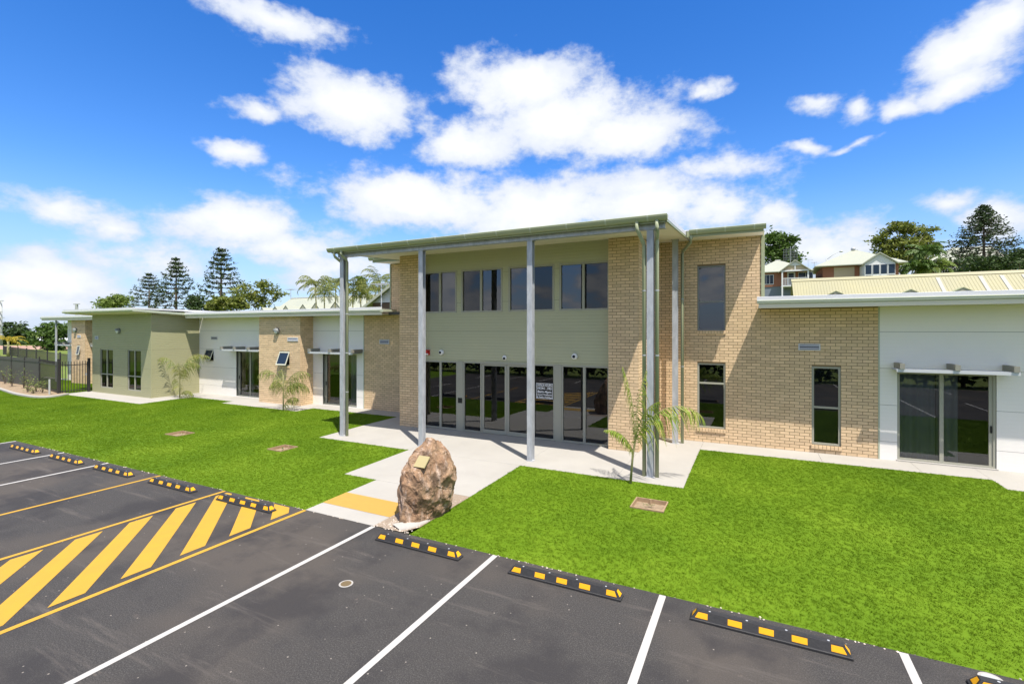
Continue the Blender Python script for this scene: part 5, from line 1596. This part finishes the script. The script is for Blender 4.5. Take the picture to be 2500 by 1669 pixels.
def R(p): return p.x, p.z
# long cream roofed building
lb = tag(empty('long_building', (9, 42, 0)), 'long cream corrugated roofed building behind the right wing', 'building')
lx0, lx1, lyr, lzr = 2.69, 34.0, 45.0, 7.48
lze, lye = 3.9, 40.3
rm = MB()
x = lx0
pitch = .19
k = 0
while x < lx1:          # corrugated sheet, front slope, ribs running down the slope
    quad(rm, (x, lye, lze), (x + .14, lye, lze), (x + .14, lyr, lzr), (x, lyr, lzr))
    quad(rm, (x + .14, lye, lze), (x + .165, lye, lze + .02), (x + .165, lyr, lzr + .02), (x + .14, lyr, lzr))
    quad(rm, (x + .165, lye, lze + .02), (x + .19, lye, lze), (x + .19, lyr, lzr), (x + .165, lyr, lzr + .02))
    x += pitch
rm.add([(lx0, lyr, lzr), (lx1, lyr, lzr), (lx1, 49.7, lze), (lx0, 49.7, lze)], [(0, 1, 2, 3)])
rfo = rm.build('roof', M_cream_roof, lb)
MB().extrude([(0, lyr - .25, lzr - .14), (0, lyr, lzr + .08), (0, lyr + .25, lzr - .14)], (lx0 - .05, 0, 0), (lx1, 0, 0)).build('ridge_cap', M_cream_roof, rfo)
MB().box(lx0 + .3, lx1, lye + .4, 49.3, 0, lze).build('wall', M_render, lb)
gb = MB(); gb.add([(lx0 + .3, lye + .4, lze), (lx0 + .3, 49.3, lze), (lx0 + .3, lyr, lzr - .1)], [(0, 1, 2)]); gb.build('gable_wall', M_palegreen, lb)
M_skylight = mat('translucent_sheet', (.37, .37, .33), .35)
for xs_ in [11.6, 13.9, 15.0, 16.1, 17.2, 18.3, 19.4, 20.5]:
    sl = (lzr - lze) / (lyr - lye)
    MB().add([(xs_, lye + .5, lze + .5 * sl + .045), (xs_ + .22, lye + .5, lze + .5 * sl + .045), (xs_ + .22, lyr - .4, lzr - .4 * sl + .045), (xs_, lyr - .4, lzr - .4 * sl + .045)], [(0, 1, 2, 3)]).build('skylight', M_skylight, rfo)
for (px_, py_, wp) in ((2041, 711, 33), (2224, 707, 31), (2352, 702, 44)):
    Yv = 42.6; p = PY(px_, py_, Yv); w = wp / FPX * cam_depth(p.x, Yv) * .5 / 1.28
    zz = p.z
    v_ = MB().add([(p.x - w, Yv, zz - w * .52), (p.x + w, Yv, zz - w * .52), (p.x, Yv, zz)], [(0, 1, 2)]).build('roof_vent', M_frame, lb)
    c = MB(); t = .05
    for s in (-1, 1):
        c.add([(p.x, Yv - .04, zz + t), (p.x + s * (w + .1), Yv - .04, zz - (w + .1) * .52 + t), (p.x + s * (w + .1), Yv + 2.0, zz - (w + .1) * .52 + t), (p.x, Yv + 2.0, zz + t), (p.x, Yv - .04, zz), (p.x + s * (w + .1), Yv - .04, zz - (w + .1) * .52)],
              [(0, 1, 2, 3), (0, 4, 5, 1)])
    c.build('vent_roof', M_olive, v_)
MB().box(15.2, 18.5, 42.2, 42.26, 5.25, 5.7).build('solar_panel', M_houseglass, lb)

# brick house with gabled verandah (house A)
YA = 88.0
hA = tag(empty('verandah_house', (PY(1900, 700, YA).x, YA, terrain(3, YA))), 'red brick house with white gabled verandah on the slope', 'house')
a0, z_ = R(PY(1840, 693, YA)); a1, _ = R(PY(1975, 693, YA))
zfl = PY(1915, 694, YA).z; zev = PY(1880, 664, YA).z; zrg = PY(1899, 626, YA).z
bz = terrain(3, YA)
MB().box(a0, a1, YA, YA + 10, zfl - .3, zev).build('wall', M_redbrick, hA)
MB().box(a0, a1, YA + .1, YA + 10, bz - .5, zfl - .302).build('lower_wall', M_greyrender, hA)
hip_roof(a0, a1, YA, YA + 10, zev, zrg, PY(1895, 626, YA + 5).x, PY(1903, 626, YA + 5).x, M_paleroof, hA)
x0, zt = R(PY(1866, 671, YA)); x1, zb_ = R(PY(1889, 694, YA)); hwin(x0 - .3, x1, zb_, zt, YA, hA, 3)
YP = YA - 2.6
p0, p1 = PY(1908, 690, YP).x, PY(1975, 690, YP).x
zr_ = PY(1941, 634, YP).z; ze_ = PY(1941, 660, YP).z; zf_ = PY(1941, 693, YP).z
vr = MB()
pc = (p0 + p1) / 2
for s in (-1, 1):
    e = pc + s * ((p1 - p0) / 2 + .4)
    vr.add([(pc, YP - .3, zr_), (e, YP - .3, ze_ - .1), (e, YA + 3, ze_ - .1), (pc, YA + 3, zr_), (pc, YP - .3, zr_ - .14), (e, YP - .3, ze_ - .24)], [(0, 1, 2, 3), (0, 4, 5, 1)])
vro = vr.build('verandah_roof', M_paleroof, hA)
h_ = (zr_ - ze_)
MB().add([(pc - (p1 - p0) * .27, YP - .05, ze_ + h_ * .45), (pc + (p1 - p0) * .27, YP - .05, ze_ + h_ * .45), (pc, YP - .05, zr_ - .15)], [(0, 1, 2)]).build('gable_board', M_whitepaint, vro)
MB().add([(p0, YP + .05, ze_), (p1, YP + .05, ze_), (pc, YP + .05, zr_ - .1)], [(0, 1, 2)]).build('gable_infill', M_render, vro)
MB().box(p0 - .1, p1 + .1, YP - .1, YP + .02, ze_ - .12, ze_ + .1).box(pc - .08, pc + .08, YP - .1, YP + .02, ze_ + .1, ze_ + h_ * .45).build('gable_beam', M_whitepaint, vro)
for x in (p0 + .1, p1 - .1):
    MB().box(x - .1, x + .1, YP - .1, YP + .1, bz - 1, ze_ - .1).build('verandah_post', M_whitepaint, hA)
MB().box(p0, p1, YP, YA - .01, zf_ - .35, zf_ - .15).build('verandah_floor', M_whitepaint, hA)
rl_ = MB().box(p0, p1, YP - .05, YP + .05, zf_ + .85, zf_ + .95).build('railing', M_whitepaint, hA)
for k in range(18):
    x = p0 + .15 + k * (p1 - p0 - .3) / 17
    MB().box(x - .03, x + .03, YP - .02, YP + .02, zf_ - .14, zf_ + .849).build('baluster', M_whitepaint, rl_)
MB().box(p0 + .9, p0 + 2.0, YA - .07, YA - .01, zf_, zf_ + 2.1).build('door', M_whitepaint, hA)
MB().box(p0 + 1.1, p0 + 1.8, YA - .085, YA - .071, zf_ + .2, zf_ + 1.9).build('door_pane', M_houseglass, hA)
hwin(p0 + 2.4, p0 + 4.4, zf_ + .4, zf_ + 2.0, YA, hA, 2)

# house B with the glazed gable
YB = 88.0
bx0, bx1 = PY(2005, 690, YB).x, PY(2100, 690, YB).x
zeB = PY(2050, 648, YB).z; zrB = PY(2083, 611, YB + 5).z
hB = tag(empty('gabled_house', (bx0, YB, terrain(bx0, YB))), 'brick house with glazed white gable room above the cream roof', 'house')
bz = terrain(bx0, YB)
MB().box(bx0 + .2, bx1 + 4.6, YB, YB + 10, bz - .5, zeB).build('wall', M_redbrick, hB)
MB().box(PY(2036, 690, YB).x, PY(2086, 690, YB).x, YB - .04, YB - .005, bz, zeB - .3).build('render_panel', M_render, hB)
hip_roof(bx0, bx1 + 4.6, YB, YB + 10, zeB, zrB, PY(2080, 611, YB + 5).x, PY(2092, 611, YB + 5).x, M_paleroof, hB, ov=.9)
YS = YB - 3.5
s0, s1 = PY(2110, 690, YS).x, PY(2186, 690, YS).x
zs0 = PY(2148, 676, YS).z; ze_ = PY(2148, 642, YS).z; zr_ = PY(2148, 617, YS).z; sc_ = (s0 + s1) / 2
MB().box(s0, s1, YS, YB - .01, bz - .5, ze_).build('gable_room', M_whitepaint, hB)
g_ = MB().add([(s0, YS, ze_), (s1, YS, ze_), (sc_, YS, zr_)], [(0, 1, 2)]).build('gable_wall', M_whitepaint, hB)
vr = MB()
for s in (-1, 1):
    e = sc_ + s * ((s1 - s0) / 2 + .35)
    vr.add([(sc_, YS - .3, zr_ + .1), (e, YS - .3, ze_ - .05), (e, YB + 4, ze_ - .05), (sc_, YB + 4, zr_ + .1), (sc_, YS - .3, zr_ - .06), (e, YS - .3, ze_ - .2)], [(0, 1, 2, 3), (0, 4, 5, 1)])
vr.build('gable_roof', M_paleroof, hB)
w_ = (s1 - s0) / 4
for k in range(4):
    a, b = s0 + k * w_ + .14, s0 + (k + 1) * w_ - .06
    fr = MB().box(a - .07, b + .03, YS - .05, YS - .005, zs0 - 1.3, ze_ - .12).build('window', M_whitepaint, hB)
    MB().box(a, b, YS - .065, YS - .051, zs0 + .45, ze_ - .22).build('pane', M_houseglass, fr)
    MB().box(a, b, YS - .065, YS - .051, zs0 - 1.2, zs0 + .28).build('pane', M_houseglass if k in (0, 3) else M_curtain, fr)
MB().lathe([(.3, 0), (.34, .2), (.25, .35), (.05, .4)], (PY(2083, 611, YB + 5).x, YB + 5, zrB + .05), 12).build('whirlybird', M_galv, hB)
# house C half hidden by the conifer
YC = 136.0
c0, c1 = PY(2270, 650, YC).x, PY(2440, 650, YC).x
hC = tag(empty('hidden_house', (c0, YC, terrain(c0, YC))), 'pale roofed house with white railing behind the conifer', 'house')
zeC = PY(2330, 640, YC).z; zrC = PY(2330, 605, YC + 6).z; bz = terrain(c0, YC)
MB().box(c0 + .5, c1, YC, YC + 12, bz - .5, zeC).build('wall', M_brownwall, hC)
hip_roof(c0, c1, YC, YC + 12, zeC, zrC, PY(2325, 605, YC + 6).x, PY(2420, 605, YC + 6).x, M_paleroof, hC, ov=1.2)
zf_ = PY(2330, 666, YC).z
rl_ = MB().box(c0 + 1, c0 + 8, YC - 2.1, YC - 2.0, zf_ + .9, zf_ + 1.05).build('railing', M_whitepaint, hC)
for k in range(16):
    x = c0 + 1.1 + k * .45; MB().box(x - .05, x + .05, YC - 2.08, YC - 2.02, bz - .5, zf_ + .899).build('baluster', M_whitepaint, rl_)

# rear building on the left with hipped cream roof and gablet vents
YL = 52.0
r0, r1 = PY(712, 728, YL), PY(905, 716, YL)
lh = tag(empty('hip_roofed_building', (r0.x, YL, 0)), 'cream hip roofed building with triangular vents behind the left wing', 'building')
zr_ = r0.z; e0 = PY(632, 757, YL - 5)
m = MB()
ex0, ex1, ey0, ey1, ze_ = e0.x, r1.x + 12, YL - 6, YL + 6, 4.2
m.add([(ex0, ey0, ze_), (ex1, ey0, ze_), (ex1, ey1, ze_), (ex0, ey1, ze_), (r0.x, YL, zr_), (ex1, YL, zr_)], [(0, 1, 5, 4), (3, 0, 4), (2, 3, 4, 5)])
rfo2 = m.build('roof', M_paleroof, lh)
MB().box(r0.x, ex1, YL - .15, YL + .15, zr_ - .03, zr_ + .08).build('ridge_cap', M_whitepaint, rfo2)
MB().box(ex0 + .6, ex1, ey0 + .6, ey1 - .6, 0, ze_).build('wall', M_render, lh)
for (px_, py_, wp) in ((672, 748, 11), (698, 746, 13), (740, 743, 17), (770, 740, 20), (819, 736, 26), (640, 751, 9)):
    Yv = 44.5; p = PY(px_, py_, Yv); w = wp / FPX * cam_depth(p.x, Yv) * .72 / .72; hh = w * .62
    v_ = MB().add([(p.x - w, Yv, p.z - hh * 1.6), (p.x + w, Yv, p.z - hh * 1.6), (p.x, Yv, p.z)], [(0, 1, 2)]).build('roof_vent', M_frame, lh)
    c = MB()
    for s in (-1, 1):
        c.add([(p.x, Yv - .06, p.z + .05), (p.x + s * w * 1.12, Yv - .06, p.z - hh * 1.75), (p.x + s * w * 1.12, Yv + 3.5, p.z - hh * 1.75), (p.x, Yv + 3.5, p.z + .05)], [(0, 1, 2, 3)])
    c.build('vent_roof', M_paleroof, v_)
    MB().box(p.x - w * 1.1, p.x + w * 1.1, Yv + .06, Yv + 3.4, 4.0, p.z - hh * 1.62).build('vent_base', M_paleroof, lh)
# weatherboard gable beside the tall brick wall
YW = 30.0
g0 = PY(895, 752, YW); g1 = PY(950, 708, YW)
wh = tag(empty('weatherboard_house', (g1.x, YW, 0)), 'white weatherboard gable with dark wall below beside tall brick wall', 'house')
ax = g1.x + 2.2; az_ = g1.z + (g1.z - g0.z) / (g1.x - g0.x) * 2.2
sl = (g1.z - g0.z) / (g1.x - g0.x)
zb_ = PY(940, 738, YW).z
k = zb_
while k < az_ - .2:
    x0 = ax - (az_ - k) / sl; x1 = ax + (az_ - k) / sl; t = k + .15
    x0b = ax - (az_ - t) / sl; x1b = ax + (az_ - t) / sl
    MB().add([(x0, YW - .03, k), (x1, YW - .03, k), (x1b, YW, t), (x0b, YW, t)], [(0, 1, 2, 3)]).build('weatherboard', M_whitepaint, wh)
    k += .15
MB().box(g0.x + .6, ax * 2 - g0.x - .6, YW + .05, YW + 8, 0, zb_ - .02).build('wall', M_brownwall, wh)
rr_ = MB()
for s in (-1, 1):
    ex = ax + s * ((az_ - g0.z) / sl + .3); ez = g0.z - .3 * sl
    rr_.add([(ax, YW - .5, az_ + .1), (ex, YW - .5, ez + .1), (ex, YW + 9, ez + .1), (ax, YW + 9, az_ + .1), (ax, YW - .5, az_ - .12), (ex, YW - .5, ez - .12)], [(0, 1, 2, 3), (0, 4, 5, 1)])
rr_.build('roof', M_paleroof, wh)
# white cottage between the left trees
cY = PF(95, 826, 120)
cot = tag(empty('white_cottage', (cY.x, cY.y, terrain(cY.x, cY.y))), 'distant low white roofed cottage between left trees', 'house')
MB().box(cY.x - 7, cY.x + 7, cY.y, cY.y + 8, terrain(cY.x, cY.y) - .3, cY.z - 1).build('wall', M_render, cot)
hip_roof(cY.x - 7, cY.x + 7, cY.y, cY.y + 8, cY.z - 1, cY.z + 1.2, cY.x - 3, cY.x + 3, M_whitepaint, cot)

# ------------------------------------------------------------------ poles and aerials
p = PF(3, 733, 100); zb_ = terrain(p.x, p.y)
pp = MB().tube([(p.x, p.y, zb_ - .5), (p.x, p.y, p.z)], [.24, .16], 10).build('power_pole', M_powerpole, None, True)
for (dz, w) in ((-.15, 2.0), (-2.4, 1.4), (-3.6, 2.4), (-5.0, 1.7)):
    MB().box(p.x - w, p.x + w, p.y - .3, p.y - .18, p.z + dz - .06, p.z + dz + .06).build('crossarm', M_powerpole, pp)
MB().lathe([(.3, 0), (.34, .1), (.34, 1.1), (.2, 1.3)], (p.x + 1.0, p.y - .3, p.z - 8.2), 12).build('transformer', M_framedark, pp)
tag(pp, 'grey power pole with several crossarms beyond far grass', 'pole')
p = PF(187, 741, 110); q_ = MB().box(p.x - .22, p.x + .22, p.y - .22, p.y + .22, terrain(p.x, p.y), p.z).build('pole_box', M_powerpole)
tag(q_, 'short grey lattice mast top above the box roof', 'mast'); MB().box(p.x - 1.4, p.x + 1.4, p.y - .1, p.y + .1, p.z - .2, p.z - .02).build('crossarm', M_powerpole, q_)
# street lamp with outreach arm
p = PF(2018, 645, 110); b = (p.x, p.y, terrain(p.x, p.y))
sl_ = MB().tube([b, (p.x, p.y, PF(2018, 632, 110).z)], .14, 8).build('street_lamp', M_powerpole, None, True)
e = PF(2050, 614, 110)
MB().tube([(p.x, p.y, PF(2018, 634, 110).z), Vector((p.x, p.y, PF(2018, 634, 110).z)).lerp(e, .5) + Vector((0, 0, .2)), e], .06, 6).build('arm', M_powerpole, sl_, True)
MB().lathe([(.05, -.2), (.35, -.1), (.4, .05), (.1, .18)], (e.x + .3, e.y, e.z), 12).build('lamp_head', M_alu, sl_, True)
tag(sl_, 'street lamp with curved arm behind the gabled house', 'street lamp')
# aerials
def aerial(x, ytop, ybase, f, label, w=1.0, n=4, grid=False, k=1.0):
    t = PF(x, ytop, f); b = PF(x, ybase, f)
    o = MB().tube([b, t], .03 * k, 6).build('tv_aerial', M_galv)
    if grid:
        m = MB()
        for zz in range(5):
            for dx in (-1, 1):
                z = t.z - .5 - zz * .45; m.box(t.x + (.1 if dx > 0 else -w), t.x + (w if dx > 0 else -.1), t.y - .01, t.y + .01, z, z + .014)
        for q in range(5):
            for dx in (-1, 1):
                x_ = t.x + dx * (.15 + q * w / 5.2); m.box(x_, x_ + .014, t.y - .02, t.y + .02, t.z - 2.35, t.z - .4)
        m.build('array', M_galv, o)
    else:
        m = MB().box(t.x - w, t.x + w, t.y - .02 * k, t.y + .02 * k, t.z - .1, t.z - .1 + .04 * k)
        for q in range(n): 
            xx = t.x - w + 2 * w * q / (n - 1); m.box(xx - .015 * k, xx + .015 * k, t.y - .4, t.y + .4, t.z - .09, t.z - .06)
        m.build('boom', M_galv, o)
    return tag(o, label, 'aerial', 'aerials over the rear roofs')
aerial(1930, 601, 722, 80, 'tall grid aerial mast before the brick house verandah', 1.1, grid=True, k=1.0)
aerial(1973, 634, 690, 100, 'thin aerial behind the verandah house', .8, 3)
aerial(1988, 640, 690, 92, 'thicker aerial pole between the two brick houses', .4, 3, k=1.6)
aerial(710, 705, 731, 52, 'small aerial on the hip end of left cream roof', .55, 5)
aerial(931, 690, 755, 28, 'aerial on a pole beside the tall brick wall', .5, 6)

# ------------------------------------------------------------------ hedge across the aisle, mirrored in the glazing
def hedge():
    r = random.Random(77)
    o = tag(empty('hedge', (-8, -7.5, 0)), 'tall dark leafy hedge along the far side of the car park', 'hedge')
    lf, tk = MB(), MB()
    for k in range(34):
        x = -34 + k * 1.9; h = r.uniform(2.6, 3.5); y = -7.8 + r.uniform(-.5, .5)
        tk.tube([(x, y, -.1), (x, y, h * .6)], [.12, .06], 6)
        for q in range(560):
            z = .15 + (h - .15) * r.random() ** .8
            w = 1.3 * math.sin(math.pi * min(max(z / h, .12), .93)) ** .5
            leaf_quads(lf, (x + r.gauss(0, w * .6), y + r.gauss(0, w * .55), z), .25, r)
    tk.build('stems', M_bark, o); lf.build('foliage', F_dark, o)
hedge()
